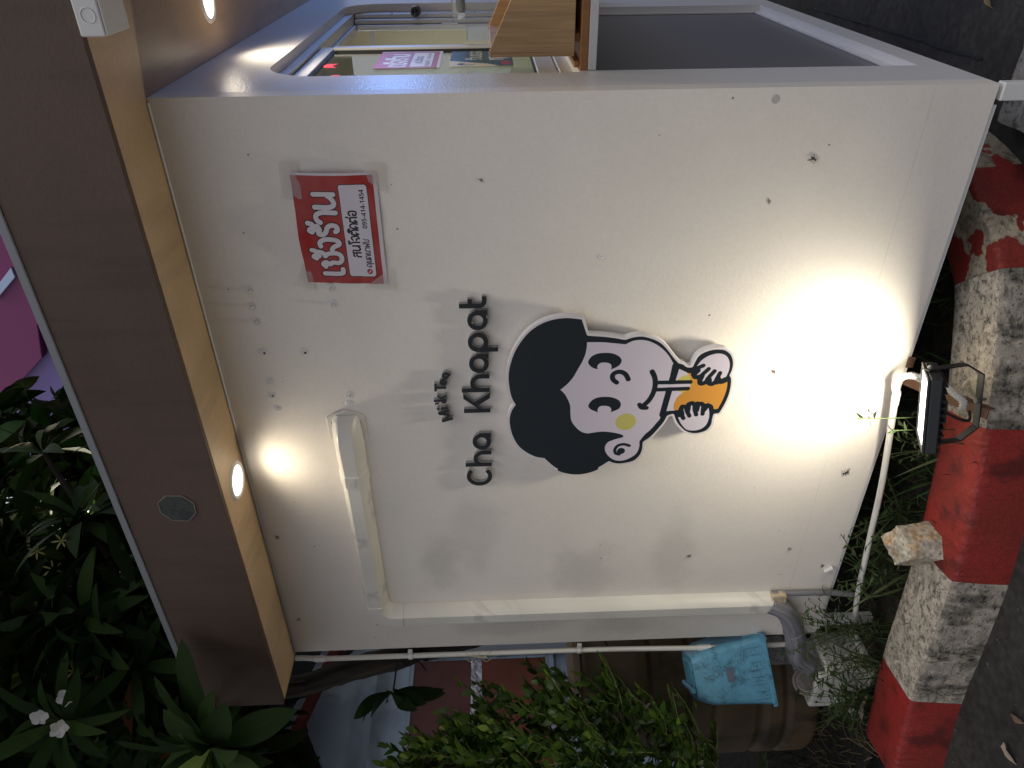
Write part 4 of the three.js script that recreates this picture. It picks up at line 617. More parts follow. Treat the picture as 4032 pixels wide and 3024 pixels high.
// ------------------------------------------------------------------ neighbouring house far behind, lit by the sky
{
  const X = -4.8, t = thing('neighbour_house', 'pale house wall with two rust red shutters beyond the bushes', 'house', [X, 0, 0]);
  const paint = M([1, 1, 1], 0.7, { map: tex(512, 512, (u, v) => { const k = 0.92 - 0.22 * sstep(0.45, 0.75, fbm(u * 3 + v * 2, v * 9, 451, 5)) + 0.06 * (fbm(u * 40, v * 40, 455, 3) - 0.5); return [208 * k, 228 * k, 250 * k]; }) });
  part('wall', uvPlan(ext(shapeOf([[3.6, 0], [3.6, 1.75], [1.6, 3.06], [0.4, 2.4], [-3, 2.4], [-3, 0]].map(([z, y]) => [z, y])), 0.2).rotateY(Math.PI / 2).translate(-0.2, 0, 0).scale(1, 1, 1), (x, y, z) => [z * 0.4, y * 0.4]), paint, t);
  const fr = part('shutter_frame', merge([rbox(0, 0.03, 1.085, 1.15, -2.1, -0.4, 0.006), rbox(0, 0.03, 2.205, 2.25, -2.1, -0.4, 0.006), rbox(0, 0.03, 1.151, 2.204, -2.1, -1.97, 0.006)]), paint, t);
  const rustMat = (s, a) => M(a, 0.5, { map: tex(256, 256, (u, v) => { const k = 0.9 + 0.3 * (fbm(u * 5, v * 5, s, 5) - 0.5); return [255 * k, 250 * k, 245 * k]; }) });
  part('shutter', uvBox(rbox(0.002, 0.016, 1.753, 2.204, -1.968, -0.4, 0.003)), rustMat(461, [0.24, 0.085, 0.085]), t); part('shutter', uvBox(rbox(0.002, 0.016, 1.151, 1.668, -1.968, -0.4, 0.003)), rustMat(465, [0.34, 0.1, 0.055]), t);
  part('foil_strip', uvBox(rough(new THREE.BoxGeometry(0.012, 0.086, 1.568, 2, 8, 90), 0.012, 70, 471).translate(0.014, 1.71, -1.184)), M([0.6, 0.6, 0.66], 0.28, { metalness: 0.8 }), t);
  part('drain_pipe', tube([[0.06, 0.2, -2.02], [0.06, 1.1, -2.02], [0.06, 1.06, -2.0]].slice(0, 2).concat([[0.06, 2.2, -2.025]]), 0.04, 12, 14), M([0.35, 0.38, 0.44], 0.5), t);
  // sloping roof edge: pale and red boards
  const a = V(0.05, 2.86, -2.2), b = V(0.05, 3.16, -1.0), ang = Math.atan2(b.y - a.y, b.z - a.z), L = 3.4;
  part('roof_edge', rbox(-0.1, 0.06, -0.06, 0.015, -L / 2, L / 2, 0.005).rotateX(-ang).translate(0, 2.99, -1.7), M([0.32, 0.07, 0.05], 0.6), t);
  part('roof_edge', rbox(-0.1, 0.05, 0.0155, 0.075, -L / 2, L / 2, 0.005).rotateX(-ang).translate(0, 2.99, -1.7), paint, t);
  part('upper_wall', box(-0.25, -0.201, 2.2, 5.6, -3.4, 3.4), M([0.02, 0.024, 0.02], 0.9), t);
}
{ // magenta hoarding high beyond the roof
  const t = thing('magenta_hoarding', 'dark magenta hoarding with a pale blue bar above the roof', 'hoarding', [-2.4, 5.7, -4.3]), q = (a) => a.map(([x, y]) => [x + 2.4, y - 5.7]);
  part('panel', ext(shapeOf(q([[-0.3, 5.0], [-2.88, 5.3], [-2.86, 5.6845], [-3.22, 5.77], [-3.75, 6.38], [-2.6, 6.6], [-0.3, 6.2]])), 0.25, 0.01).translate(0, 0, -0.26), M([0.2, 0.016, 0.12], 0.5), t);
  part('bar', ext(shapeOf(q([[-2.27, 5.6774], [-2.36, 5.677], [-2.6, 5.95], [-2.52, 5.95]])), 0.04, 0.004).translate(0, 0, 0), M([0.5, 0.62, 0.85], 0.5), t);
  part('end_panel', ext(shapeOf(q([[-2.6, 4.9], [-4.6, 4.6], [-4.5, 7.0], [-2.6, 6.4]])), 0.2, 0.01).translate(0, 0, -0.3), M([0.2, 0.14, 0.4], 0.5), t);
  for (const x of [-2.2, -0.9]) part('post', box(x + 2.4 - 0.05, x + 2.4 + 0.05, -5.7, -0.3, -0.4, -0.3), darkMetal, t);
}
// ------------------------------------------------------------------ leaves
const veins = canvasTex(64, 256, (c, w, h) => { c.fillStyle = '#e6ebe0'; c.fillRect(0, 0, w, h); c.strokeStyle = '#fbffe8'; c.lineWidth = 4; c.beginPath(); c.moveTo(w / 2, 0); c.lineTo(w / 2, h); c.stroke(); c.lineWidth = 1.2; c.strokeStyle = '#f2f7dc'; for (let i = 0; i < 24; i++) { c.beginPath(); c.moveTo(w / 2, 8 + i * 10.5); c.lineTo(0, -2 + i * 10.5); c.moveTo(w / 2, 8 + i * 10.5); c.lineTo(w, -2 + i * 10.5); c.stroke(); } });
const leafMat = (r, g, b, rough = 0.5, spec = 0.35) => MP([r, g, b], rough, { map: veins, transmission: 0.22, thickness: 0, specularIntensity: spec });
function leafGeo(len, wid, droop, fold, nseg = 8, pw = 0.7, wave = 0) { // blade along +z, base at the origin, top side up
  const pos = [], uv = [], idx = [];
  for (let i = 0; i <= nseg; i++) { const t = i / nseg, w = wid * 0.5 * Math.pow(Math.sin(Math.PI * Math.min(0.999, 0.02 + 0.98 * Math.pow(t, pw))), 0.8), z = len * (t - 0.14 * droop * t * t), y = -droop * len * 0.42 * t * t, wv = wave * wid * Math.sin(t * 13);
    pos.push(-w, y + fold * w + wv, z, 0, y, z, w, y + fold * w - wv, z); uv.push(0, t, 0.5, t, 1, t); if (i < nseg) { const a = i * 3; idx.push(a, a + 3, a + 1, a + 1, a + 3, a + 4, a + 1, a + 4, a + 2, a + 2, a + 4, a + 5); } }
  const g = new THREE.BufferGeometry(); g.setAttribute('position', new THREE.Float32BufferAttribute(pos, 3)); g.setAttribute('uv', new THREE.Float32BufferAttribute(uv, 2)); g.setIndex(idx); g.computeVertexNormals(); return g;
}
const aim = (m, at, dir, roll = 0, s = 1, up = V(0, 1, 0)) => { m.position.copy(at); const mt = new THREE.Matrix4().lookAt(dir, V(0, 0, 0), Math.abs(dir.y) > 0.97 ? V(1, 0, 0) : up); m.quaternion.setFromRotationMatrix(mt); m.rotateZ(roll); m.scale.setScalar(s); return m; };
const bark = M([1, 1, 1], 0.9, { map: tex(256, 256, (u, v) => { const k = 0.7 + 0.8 * (fbm(u * 6, v * 20, 501, 5, 6) - 0.5); return [86 * k, 76 * k, 64 * k]; }), bumpMap: peel, bumpScale: 0.004 });
const slimLeaves = [leafGeo(0.3, 0.056, 0.9, 0.2, 9, 1.1), leafGeo(0.26, 0.05, 1.3, 0.2, 9, 1.15, 0.05), leafGeo(0.33, 0.06, 0.6, 0.15, 9, 1.05, 0.04)];
const bigLeaves = [leafGeo(0.27, 0.08, 0.6, 0.16, 9, 1.2), leafGeo(0.22, 0.07, 1.0, 0.2, 9, 1.25, 0.05), leafGeo(0.3, 0.082, 0.4, 0.12, 9, 1.15, 0.04), leafGeo(0.18, 0.062, 0.8, 0.25, 9, 1.3)];
const bigMats = [leafMat(0.026, 0.052, 0.014, 0.6, 0.15), leafMat(0.034, 0.064, 0.016, 0.6, 0.15), leafMat(0.024, 0.047, 0.014, 0.6, 0.15), leafMat(0.044, 0.08, 0.019, 0.55, 0.2)], limeLeaf = leafMat(0.2, 0.27, 0.04), ochreLeaf = leafMat(0.34, 0.19, 0.03), brownLeaf = leafMat(0.2, 0.07, 0.025);
const camPos = camera.position;
{
  const t = thing('frangipani_tree', 'dark frangipani tree with long leaves over the kiosk roof', 'tree', [-3.1, 0.09, -1.1]), o = V(-3.1, 0.09, -1.1);
  const W = (x, y, z) => [x - o.x, y - o.y, z - o.z];
  part('trunk', taperTube([W(-3.1, 0.05, -1.1), W(-3.05, 0.9, -1.05), W(-2.95, 1.5, -0.85), W(-2.72, 1.9, -0.55)], 0.11, 0.075, 30, 12, 0.12), bark, t);
  part('branch', taperTube([W(-2.74, 1.86, -0.58), W(-2.575, 1.99, -0.39), W(-2.573, 2.12, -0.35), W(-2.573, 2.27, -0.305), W(-2.57, 2.42, -0.25), W(-2.45, 2.75, -0.15), W(-2.3, 3.0, -0.1)], 0.062, 0.035, 40, 10, 0.14), bark, t);
  const heads = [[[-1.85, 2.43, 0.45], 1.12, 20], [[-1.86, 3.058, -0.074], 0.95, 17], [[-1.719, 3.19, -0.45], 1, 16], [[-2.125, 3.308, -0.069], 1, 15], [[-1.986, 3.194, -0.501], 1, 14], [[-2.011, 3.466, -0.422], 1, 14], [[-2.038, 2.882, 0.011], 0.9, 16], [[-1.986, 3.026, 0.257], 0.95, 15], [[-1.977, 3.627, -0.65], 1, 12], [[-2.371, 3.7, -0.507], 1, 12], [[-2.117, 3.028, -0.312], 0.95, 14], [[-2.335, 3.465, -0.013], 1, 13], [[-2.472, 3.234, -0.237], 1, 14], [[-2.265, 2.846, 0.122], 0.95, 15], [[-1.6, 3.45, -0.75], 1, 12], [[-1.9, 2.75, -0.25], 0.85, 13], [[-2.25, 2.62, 0.2], 0.9, 13], [[-1.55, 3.05, -0.75], 0.95, 12], [[-2.5, 2.95, 0.2], 0.95, 13], [[-1.72, 3.62, -0.2], 1, 12]];
  let used = 0;
  heads.forEach(([c, s, n], hi) => {
    const C = V(...c), hub = V(-2.35 + 0.1 * (hi % 3), 2.85 + 0.12 * (hi % 4), -0.25), dir = C.clone().sub(hub).normalize(); if (dir.y < 0.1) dir.y += 0.25; dir.normalize();
    if (hi === 0) dir.set(0.3, 0.4, 0.75).normalize();
    const mid = C.clone().lerp(hub, 0.45).add(V(0, -0.06, 0)); part('branch', taperTube([W(...(hi === 0 ? [-2.572, 2.38, -0.262] : hub.toArray())), W(...mid.toArray()), W(...C.toArray())], 0.018, 0.011, 14, 7, 0.1), bark, t);
    const q = new THREE.Quaternion().setFromUnitVectors(V(0, 1, 0), dir);
    for (let i = 0; i < n && used < 296; i++, used++) {
      const az = i * 2.399 + hi, el = 0.95 - 1.15 * (i / n) + rr(-0.15, 0.15), d = V(Math.cos(az) * Math.cos(el), Math.sin(el), Math.sin(az) * Math.cos(el)).applyQuaternion(q), k = rnd();
      const mt = hi === 0 && (i === 4 || i === 9) ? limeLeaf : k < 0.03 ? brownLeaf : k < 0.06 ? limeLeaf : hi === 0 && i === 17 ? ochreLeaf : bigMats[(i + hi) % 4];
      const m = part('leaf', hi ? slimLeaves[(i * 7 + hi) % 3] : bigLeaves[(i * 7 + hi) % 4], mt, t); aim(m, V(...W(...C.clone().addScaledVector(d, 0.012).toArray())), d, rr(-0.6, 0.6), s * rr(0.8, 1.12), dir);
    }
  });
  { // the rest of the foliage, too dense to pick apart
    const g = [], d = new THREE.Object3D(); seed = 333;
    for (let k = 0; k < 46; k++) { const f = rnd(), C = V(-1.75 - 1.0 * f + rr(-0.15, 0.15), 2.75 + 1.05 * rnd(), -0.75 + 0.95 * rnd() - 0.2 * f), dir = V(rr(-0.5, 0.5), rr(0.2, 1), rr(-0.5, 0.6)).normalize(), q = new THREE.Quaternion().setFromUnitVectors(V(0, 1, 0), dir); for (let i = 0; i < 15; i++) { const az = i * 2.399 + k, el = 0.8 - 1.2 * (i / 15), v = V(Math.cos(az) * Math.cos(el), Math.sin(el), Math.sin(az) * Math.cos(el)).applyQuaternion(q); aim(d, V(...W(...C.toArray())), v, rr(-0.6, 0.6), rr(0.65, 1.1), dir); d.updateMatrix(); g.push(slimLeaves[(i + k) % 3].clone().applyMatrix4(d.matrix)); } }
    part('foliage', merge(g), bigMats[0], t).userData.kind = 'stuff';
  }
  const petal = leafGeo(0.034, 0.03, 0.35, 0.12, 6, 1.2), fm = MP([0.75, 0.74, 0.72], 0.6, { transmission: 0.3, thickness: 0 }), ym = M([0.42, 0.4, 0.16], 0.6, { side: THREE.DoubleSide });
  const bloom = (c, s, mat, n, wide) => { const list = []; const f = V(...c).sub(camPos).negate().normalize().add(V(rr(-0.5, 0.5), rr(-0.5, 0.5), rr(-0.4, 0.4))).normalize(), q = new THREE.Quaternion().setFromUnitVectors(V(0, 1, 0), f), d = new THREE.Object3D(); for (let i = 0; i < n; i++) { const a = i / n * Math.PI * 2; d.position.set(0, 0, 0); aim(d, V(0, 0, 0), V(Math.cos(a), 0.3, Math.sin(a)).applyQuaternion(q), 0.3, s, f); d.scale.x *= wide; d.updateMatrix(); list.push(petal.clone().applyMatrix4(d.matrix)); } part('flower', merge(list), mat, t, W(...c)); };
  for (const c of [[-1.865, 2.985, 0.25], [-1.875, 3.045, 0.312], [-1.915, 2.985, 0.335]]) bloom(c, 0.95, fm, 5, 1);
  for (const c of [[-1.688, 3.201, -0.312], [-1.685, 3.268, -0.259], [-1.755, 3.22, -0.229], [-2.038, 3.119, 0.021], [-2.143, 3.053, 0.111], [-2.15, 2.86, -0.037]]) bloom(c, 1.1, ym, 6, 0.22);
}
{ // sprig hanging behind the wall edge
  const C = V(-2.492, 1.982, -0.154), t = thing('hanging_sprig', 'single leafy sprig hanging in front of the neighbouring house', 'sprig', C.toArray());
  part('stem', tube([[0.12, -0.02, -0.16], [0.05, -0.01, -0.07], [0, 0, 0]], 0.004, 16, 6), bark, t); part('tendril', tube([[0.06, -0.01, -0.13], [0.03, -0.06, -0.1], [0.05, -0.1, -0.11], [0.02, -0.14, -0.08]], 0.003, 16, 6), bark, t);
  for (let i = 0; i < 12; i++) { const a = i * 2.399, d = V(0.55 * Math.cos(a), -0.25 + 0.8 * Math.sin(a), 0.5 * Math.cos(a) + 0.25).normalize(); aim(part('leaf', bigLeaves[[1, 3, 1, 0][i % 4]], bigMats[i % 4], t), d.clone().multiplyScalar(0.012), d, rr(-0.5, 0.5), rr(0.75, 1.0)); }
}
{ // dense dark trees farther back
  const back = (label, c, r, n, seedv, size, foot) => {
    const t = thing('garden_tree', label, 'tree', [c[0], 0.09, c[2]], 'dark trees behind the kiosk'); part('trunk', taperTube([[foot[0] - c[0], 0, foot[1] - c[2]], [(foot[0] - c[0]) * 0.9, c[1] * 0.6, (foot[1] - c[2]) * 0.9], [0, c[1], 0]], 0.13, 0.05, 16, 9, 0.1), bark, t);
    const im = new THREE.InstancedMesh(bigLeaves[1], bigMats[0], n), d = new THREE.Object3D(); im.name = 'crown'; im.userData.kind = 'stuff'; seed = seedv;
    for (let i = 0; i < n; i++) { const u = V(rr(-1, 1), rr(-1, 1), rr(-1, 1)); if (u.length() > 1) { i--; continue; } u.multiplyScalar(0.75 + 0.35 * fbm(u.x * 3 + 7, u.y * 3 + u.z * 2, seedv, 3)); const p = V(u.x * r[0], c[1] - 0.09 + u.y * r[1], u.z * r[2]); aim(d, p, V(rr(-1, 1), rr(-0.9, 0.5), rr(-1, 1)).normalize(), rr(-1, 1), size * rr(0.7, 1.3)); d.updateMatrix(); im.setMatrixAt(i, d.matrix); im.setColorAt(i, lin(rr(0.6, 1.4), rr(0.6, 1.3), rr(0.6, 1.2))); }
    t.add(im);
  };
  back('dark leafy tree standing behind the roof of the kiosk', [-3.2, 4.5, -2.0], [1.0, 1.4, 1.0], 2600, 11, 1.25, [-3.3, -2.9]);
  back('dark leafy tree left of the roof above the house', [-3.9, 4.3, -0.7], [1.2, 1.6, 1.5], 3800, 23, 1.25, [-4.2, -2.9]);
  back('dark tree crown spreading above the roof over the frangipani', [-2.3, 4.75, 0.6], [1.8, 0.85, 1.8], 5200, 37, 1.3, [-4.1, -2.9]);
  back('lower dark tree between the kiosk and the house', [-3.9, 3.3, -2.4], [0.7, 0.5, 0.8], 900, 29, 1, [-4.0, -2.9]);
}
{ // lamp among the leaves
  const t = thing('garden_lamp', 'small bright lamp shining through the dark tree', 'lamp', [-2.166, 3.554, -1.006]);
  part('bulb', new THREE.SphereGeometry(0.022, 20, 14), M([0.9, 0.9, 0.8], 0.4, { emissive: lin(1, 0.95, 0.75), emissiveIntensity: 12 }), t); part('cap', new THREE.CylinderGeometry(0.014, 0.012, 0.03, 16).translate(0, 0.034, 0), darkMetal, t); part('cable', tube([[0, 0.05, 0], [0.01, 0.3, -0.02], [-0.2, 0.8, -0.1]], 0.003, 12, 6), rubber, t);
  const l = new THREE.PointLight(lin(1, 0.93, 0.7), 0.5, 0, 2); l.castShadow = true; l.shadow.radius = 1; l.shadow.camera.near = 0.03; t.add(l);
}
{ // the bright small-leaved bush at the left
  seed = 91; const c = V(-2.44, 1.27, 0.43), r = V(0.42, 0.68, 0.4), t = thing('ficus_bush', 'bright green small leaved bush filling the left edge', 'bush', [-2.75, 0, 0.62]), o = V(-2.75, 0, 0.62);
  const sm = [leafGeo(0.06, 0.03, 0.3, 0.2, 5, 0.85), leafGeo(0.05, 0.027, 0.5, 0.25, 5, 0.85), leafGeo(0.068, 0.032, 0.2, 0.15, 5, 0.85)], mats = [leafMat(0.07, 0.13, 0.022, 0.4, 0.6), leafMat(0.05, 0.098, 0.019, 0.4, 0.6), leafMat(0.092, 0.16, 0.027, 0.4, 0.6), leafMat(0.19, 0.26, 0.04, 0.45, 0.5)];
  const all = [], stems = [], twigs = [];
  for (let k = 0; k < 9; k++) stems.push(taperTube([[rr(-0.08, 0.08), 0, rr(-0.08, 0.08)], [rr(-0.15, 0.2), 0.55, rr(-0.2, 0.1)], [c.x - o.x + rr(-0.25, 0.25), c.y + rr(-0.3, 0.2), c.z - o.z + rr(-0.2, 0.2)]], 0.012, 0.005, 10, 6));
  for (let k = 0; k < 720; k++) { // shoots from inside outwards
    let u = V(rr(-1, 1), rr(-1, 1), rr(-1, 1)); if (u.length() > 1) { k--; continue; } const rad = 0.42 + 0.5 * Math.sqrt(rnd()), n = u.clone().normalize(), lump = 0.8 + 0.45 * fbm(n.x * 2 + 4, n.y * 2 + n.z * 1.7, 95, 3), st = V(c.x + n.x * r.x * rad * lump, c.y + n.y * r.y * rad * lump, c.z + n.z * r.z * rad * lump);
    const d = n.clone().multiplyScalar(0.6).add(V(rr(-0.4, 0.4), rr(0.15, 0.9), rr(-0.4, 0.4))).normalize(), L = rr(0.09, 0.2), e = st.clone().addScaledVector(d, L).add(V(0, 0.02, 0)); twigs.push(tube([st, st.clone().lerp(e, 0.5).add(V(0, -0.01, 0)), e].map((p) => p.clone().sub(o).toArray()), 0.0018, 5, 4));
    const m = Math.round(L / 0.0145); for (let i = 0; i <= m; i++) { const f = i / m, p = st.clone().lerp(e, f), az = i * 2.4 + k, sd = V(Math.cos(az), 0.35 + 0.5 * f, Math.sin(az)).add(d.clone().multiplyScalar(0.5 + f)).normalize(); all.push({ p, d: sd, roll: rr(-0.5, 0.5), s: rr(0.75, 1.15) * (f > 0.85 ? 0.75 : 1), g: (i + k) % 3, m: f > 0.8 && rnd() < 0.35 ? 3 : (rnd() * 3) | 0 }); }
  }
  part('stem', merge(stems), bark, t); part('twigs', merge(twigs), M([0.16, 0.18, 0.06], 0.7), t).userData.kind = 'stuff';
  all.sort((a, b) => a.p.distanceTo(camPos) - b.p.distanceTo(camPos));
  const bins = {}, d = new THREE.Object3D();
  all.forEach((l, i) => { if (i < 290) aim(part('leaf', sm[l.g], mats[l.m], t), l.p.clone().sub(o), l.d, l.roll, l.s); else { aim(d, l.p.clone().sub(o), l.d, l.roll, l.s); d.updateMatrix(); (bins[l.m] ??= []).push(sm[l.g].clone().applyMatrix4(d.matrix)); } });
  for (const k of Object.keys(bins)) part('foliage', merge(bins[k]), mats[k], t).userData.kind = 'stuff';
}
// ------------------------------------------------------------------ weeds, grass, litter
const weedMats = [leafMat(0.05, 0.085, 0.03, 0.55), leafMat(0.075, 0.11, 0.045, 0.55), leafMat(0.11, 0.13, 0.06, 0.6)], blade = leafGeo(1, 0.03, 0.9, 0.2, 6, 0.35), tiny = leafGeo(0.03, 0.008, 0.6, 0.2, 4, 0.6);
const straws = M([0.3, 0.24, 0.13], 0.8, { side: THREE.DoubleSide });
function weed(label, at, h, n, leafy, spread, k) {
  const t = thing('weed_clump', label, 'weed', at, 'weeds between kerb and wall'), st = [], lf = [], bl = [], d = new THREE.Object3D();
  for (let i = 0; i < n; i++) {
    const a = rnd() * 6.283, lean = spread * rr(0.3, 1), hh = h * rr(0.55, 1.05), e = V(Math.cos(a) * lean, hh, Math.sin(a) * lean * 0.7), m = V(e.x * 0.3, hh * 0.6, e.z * 0.3), b = V(rr(-0.04, 0.04), 0, rr(-0.04, 0.04));
    if (leafy && i % 3) { const cv = new THREE.CatmullRomCurve3([b, m, e]); st.push(new THREE.TubeGeometry(cv, 8, 0.0014, 4)); const q = Math.round(hh / 0.022); for (let j = 2; j <= q; j++) { const p = cv.getPointAt(j / q), az = j * 2.4 + i; aim(d, p, V(Math.cos(az), rr(0, 0.7), Math.sin(az)).normalize(), rr(-0.5, 0.5), rr(0.7, 1.5)); d.updateMatrix(); lf.push(tiny.clone().applyMatrix4(d.matrix)); } }
    else { aim(d, b, V(e.x, hh * 1.1, e.z).normalize(), rr(-1.5, 1.5), hh * 1.25); d.scale.x *= 0.35 / Math.max(0.2, hh * 1.2); d.updateMatrix(); bl.push(blade.clone().applyMatrix4(d.matrix)); }
  }
  for (const [nm, g, mt] of [['stems', st, weedMats[2]], ['leaves', lf, weedMats[k]], ['blades', bl, weedMats[(k + 1) % 3]]]) if (g.length) part(nm, merge(g), mt, t).userData.kind = 'stuff';
}
seed = 501;
weed('grassy weed clump left of the floodlight under the wall', [-1.36, 0.09, 0.02], 0.2, 20, true, 0.18, 0);
weed('thin weed just left of the lamp pipe', [-1.06, 0.09, 0.05], 0.2, 14, true, 0.14, 1);
weed('tangled weed between the pump cover and the kerb', [-1.98, 0.09, 0.16], 0.3, 26, true, 0.2, 1);
weed('tall feathery weed against the rear bottom corner of the wall', [-1.86, 0.09, 0.1], 0.36, 26, true, 0.2, 1);
weed('bushy weed in front of the pump cover', [-2.12, 0.09, 0.2], 0.27, 30, true, 0.2, 0);
weed('thin grassy weed over the long white pipe', [-1.62, 0.09, 0.06], 0.26, 20, true, 0.2, 1);
weed('long bladed grass tuft behind the stone', [-1.52, 0.09, 0.0], 0.22, 20, false, 0.17, 0);
weed('low leafy weed spilling over the kerb end', [-2.2, 0.09, 0.18], 0.17, 30, true, 0.17, 0);
weed('wispy grass tuft halfway along the dark bed', [-1.2, 0.09, 0.0], 0.15, 12, false, 0.14, 2);
weed('sparse weed behind the floodlight', [-0.98, 0.09, 0.02], 0.13, 9, true, 0.12, 1);
{
  const sprig = (label, at, turn) => { const t = thing('seedling', label, 'seedling', at, 'seedlings lit by the floodlight'); t.rotation.set(0, turn, 0); part('stem', tube([[0, -0.12, 0], [0, 0, 0.002], [0.002, 0.06, 0]], 0.0016, 14, 5), weedMats[1], t); for (const [y, a, e] of [[0.02, 0.4, 0.2], [0.03, 2.6, 0.3], [0.05, -1, 0.7], [0.058, 1.2, 1], [0.06, 3, 0.9]]) aim(part('leaf', leafGeo(0.032, 0.009, 0.5, 0.2, 5, 0.6), weedMats[1], t), V(0, y, 0), V(Math.cos(a) * Math.cos(e), Math.sin(e), Math.sin(a) * Math.cos(e)), 0.3); };
  sprig('bright green seedling against the lit wall above the pipe clip', [-0.893, 0.392, 0.11], 0.3); sprig('small seedling in front of the straight pipe below the floodlight', [-0.91, 0.31, 0.15], 1.4);
}
{ // short grass over the bed, dry straw at the left
  seed = 611; const n = 1500, im = new THREE.InstancedMesh(blade, weedMats[0], n), d = new THREE.Object3D(); im.name = 'bed_grass'; im.userData = { kind: 'stuff', label: 'short dark grass on the bed behind the kerb', category: 'grass' };
  for (let i = 0; i < n; i++) { const x = rr(-3.6, -0.5), z = rr(-0.5, 0.26) + (x > -0.9 ? -0.25 : 0) + (x < -2.4 ? rr(-1, 0) : 0); aim(d, V(x, 0.085, z), V(rr(-0.7, 0.7), 1, rr(-0.7, 0.7)).normalize(), rr(-3, 3), rr(0.05, 0.14)); d.scale.x *= 2.2; d.updateMatrix(); im.setMatrixAt(i, d.matrix); im.setColorAt(i, lin(rr(0.5, 1.3), rr(0.6, 1.2), rr(0.5, 1.1))); } scene.add(im);
  const g = []; for (let i = 0; i < 260; i++) { const x = rr(-3.3, -2.25), z = rr(-0.1, 0.6), a = rr(-0.5, 0.5) + 0.9, l = rr(0.06, 0.2); g.push(tube([[x, 0.1 + rr(0, 0.02), z], [x + Math.cos(a) * l * 0.5, 0.11 + rr(0, 0.03), z + Math.sin(a) * l * 0.5], [x + Math.cos(a) * l, 0.1 + rr(0, 0.02), z + Math.sin(a) * l]], 0.0012, 4, 3)); }
  const m = part('dry_straw', merge(g), straws, scene); m.userData = { kind: 'stuff', label: 'dry straw lying on the soil at the left edge', category: 'straw' };
}
{ // dark open joint in the road beside the kiosk
  const pts = [[-0.056, -1.9], [-0.0548, -1.6253], [-0.0533, -1.4339], [-0.0512, -1.1913], [-0.0461, -0.9757], [-0.0484, -0.8312], [-0.0482, -0.7007], [-0.0446, -0.5607]];
  const g = new THREE.BufferGeometry(), pos = [], idx = []; const cv = new THREE.CatmullRomCurve3(pts.map(([x, z]) => V(x, 0.004, z))); const n = 90;
  for (let i = 0; i <= n; i++) { const p = cv.getPoint(i / n), w = 0.0025 + 0.004 * hash(i, 3, 9), o = 0.006 * (hash(i, 5, 2) - 0.5); pos.push(p.x - w + o, 0.004, p.z, p.x + w + o, 0.004, p.z); if (i < n) idx.push(2 * i, 2 * i + 1, 2 * i + 2, 2 * i + 1, 2 * i + 3, 2 * i + 2); }
  g.setAttribute('position', new THREE.Float32BufferAttribute(pos, 3)); g.setIndex(idx); g.computeVertexNormals(); structure('road_joint', uvPlan(g, (x, y, z) => [x, z]), rubber);
}
{ // broken stone on the kerb
  const pts = [[0.085, 0, 0.0], [0.06, 0, 0.062], [-0.055, 0, 0.05], [-0.085, 0, -0.04], [0.045, 0, -0.065], [0.075, 0.075, 0.01], [0.05, 0.09, 0.055], [-0.04, 0.1, 0.05], [-0.075, 0.085, -0.02], [-0.05, 0.115, -0.045], [0.045, 0.105, -0.05], [0.06, 0.1, -0.015], [-0.02, 0.12, -0.01]].map((p) => V(...p));
  let g = new ConvexGeometry(pts).toNonIndexed(); const tess = []; { const p = g.attributes.position; const split = (a, b, c, n) => { if (!n) { tess.push(a, b, c); return; } const ab = a.clone().lerp(b, 0.5), bc = b.clone().lerp(c, 0.5), ca = c.clone().lerp(a, 0.5); split(a, ab, ca, n - 1); split(ab, b, bc, n - 1); split(ca, bc, c, n - 1); split(ab, bc, ca, n - 1); }; for (let i = 0; i < p.count; i += 3) split(V().fromBufferAttribute(p, i), V().fromBufferAttribute(p, i + 1), V().fromBufferAttribute(p, i + 2), 3); }
  g = new THREE.BufferGeometry().setFromPoints(tess.map((v) => { const n = 0.006 * (fbm(v.x * 60 + v.y * 20, v.z * 60 + 5, 521, 4) - 0.5); return v.clone().multiplyScalar(1 + n * 20); })); g.computeVertexNormals(); g = uvBox(toCreasedNormals(g, 0.85), 5);
  const s = solo('stone_block', g, M([1, 1, 1], 0.9, { map: tex(256, 256, (u, v) => { const k = 0.8 + 0.6 * (fbm(u * 22, v * 22, 531, 4, 22) - 0.5), y = sstep(0.45, 0.7, fbm(u * 9, v * 9, 535, 4, 9)); return [214 * k, (206 - 22 * y) * k, (186 - 40 * y) * k]; }) }), 'rough broken stone block resting on the red kerb', 'stone', [-1.335, 0.1605, 0.19]); s.rotation.y = -0.5;
}
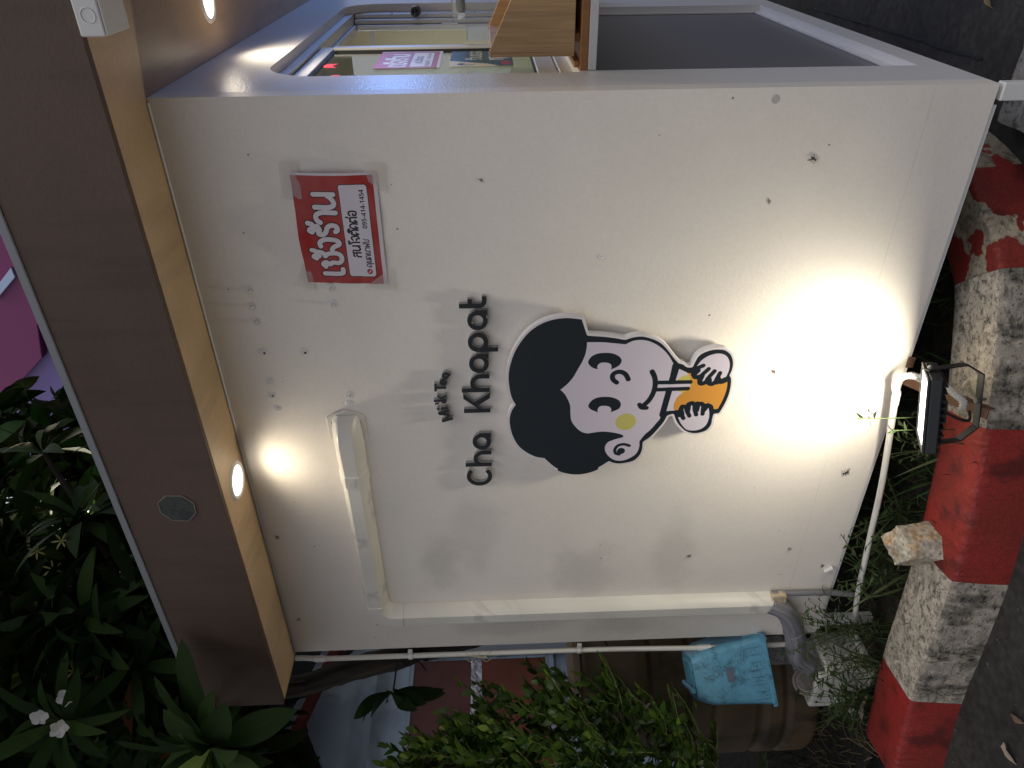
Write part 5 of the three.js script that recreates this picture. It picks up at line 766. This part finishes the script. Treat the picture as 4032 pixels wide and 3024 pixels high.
{ // fallen leaves and grit
  seed = 707; const dead = [M([0.24, 0.16, 0.09], 0.8, { side: THREE.DoubleSide }), M([0.3, 0.24, 0.18], 0.8, { side: THREE.DoubleSide }), M([0.16, 0.1, 0.06], 0.8, { side: THREE.DoubleSide })];
  const leaves = [[0.13, 0.0, -0.62, 'curled tan leaf on the dark road below the kiosk front'], [0.24, 0.0, -0.66, 'pale round leaf on the dark road below the kiosk front'], [-1.62, 0.0, 0.62, 'long dry leaf on the road in front of the white kerb'], [-1.52, 0.0, 0.7, 'narrow dry leaf on the road farthest from the kerb'], [-1.75, 0.0, 0.6, 'bent grey leaf on the road beside the white kerb'], [-1.95, 0.0, 0.58, 'small curled leaf on the road by the last red kerb stone']];
  leaves.forEach(([x, y, z, lab], i) => { const m = solo('fallen_leaf', leafGeo(rr(0.05, 0.085), rr(0.014, 0.024), 1.1, 0.5, 6, 0.7, 0.1).rotateX(-0.25), dead[i % 3], lab, 'leaf', [x, 0.012, z], 'fallen leaves on the road'); m.rotation.y = rnd() * 6; });
  const dl = solo('fallen_leaf', leafGeo(0.13, 0.028, 0.6, 0.4, 8, 0.7, 0.08).rotateX(-0.2), dead[1], 'long pale dead leaf drooping over the red kerb end', 'leaf', [-2.2, 0.172, 0.25], 'fallen leaves on the road'); dl.rotation.y = 1.9;
  const yl = solo('yellow_leaf', leafGeo(0.11, 0.045, 0.5, 0.2, 8, 0.7), leafMat(0.3, 0.24, 0.07), 'large yellowing leaf caught below the bush', 'leaf', [-2.3, 0.86, 0.24]); yl.rotation.set(0.3, 1.2, 0.4); part('stalk', tube([[0, 0, 0], [-0.05, 0.06, -0.05], [-0.1, 0.2, -0.06]], 0.002, 8, 5), bark, yl);
  const g = []; for (let i = 0; i < 420; i++) { const x = rr(-2.3, 0.6), z = i % 2 ? rr(-0.9, 1.2) : 0.3 + rr(-0.3, 0.35); let inBed = false; const k = kerbAt(kerbIndex(x, z)); if (V(x, 0, z).sub(k.p).dot(k.n) > -0.03) inBed = true; if (inBed) continue; const s = 0.0015 + 0.005 * rnd() ** 3; g.push(new THREE.IcosahedronGeometry(s, 0).scale(1, 0.6, rr(0.6, 1.6)).rotateY(rnd() * 6).translate(x, s * 0.45, z)); }
  const m = part('road_grit', merge(g), M([0.1, 0.09, 0.08], 0.9), scene); m.userData = { kind: 'stuff', label: 'loose grit scattered on the dark road', category: 'grit' };
}
scene.traverse((o) => { if (o.isMesh) { o.castShadow = true; o.receiveShadow = true; } });
renderer.render(scene, camera);
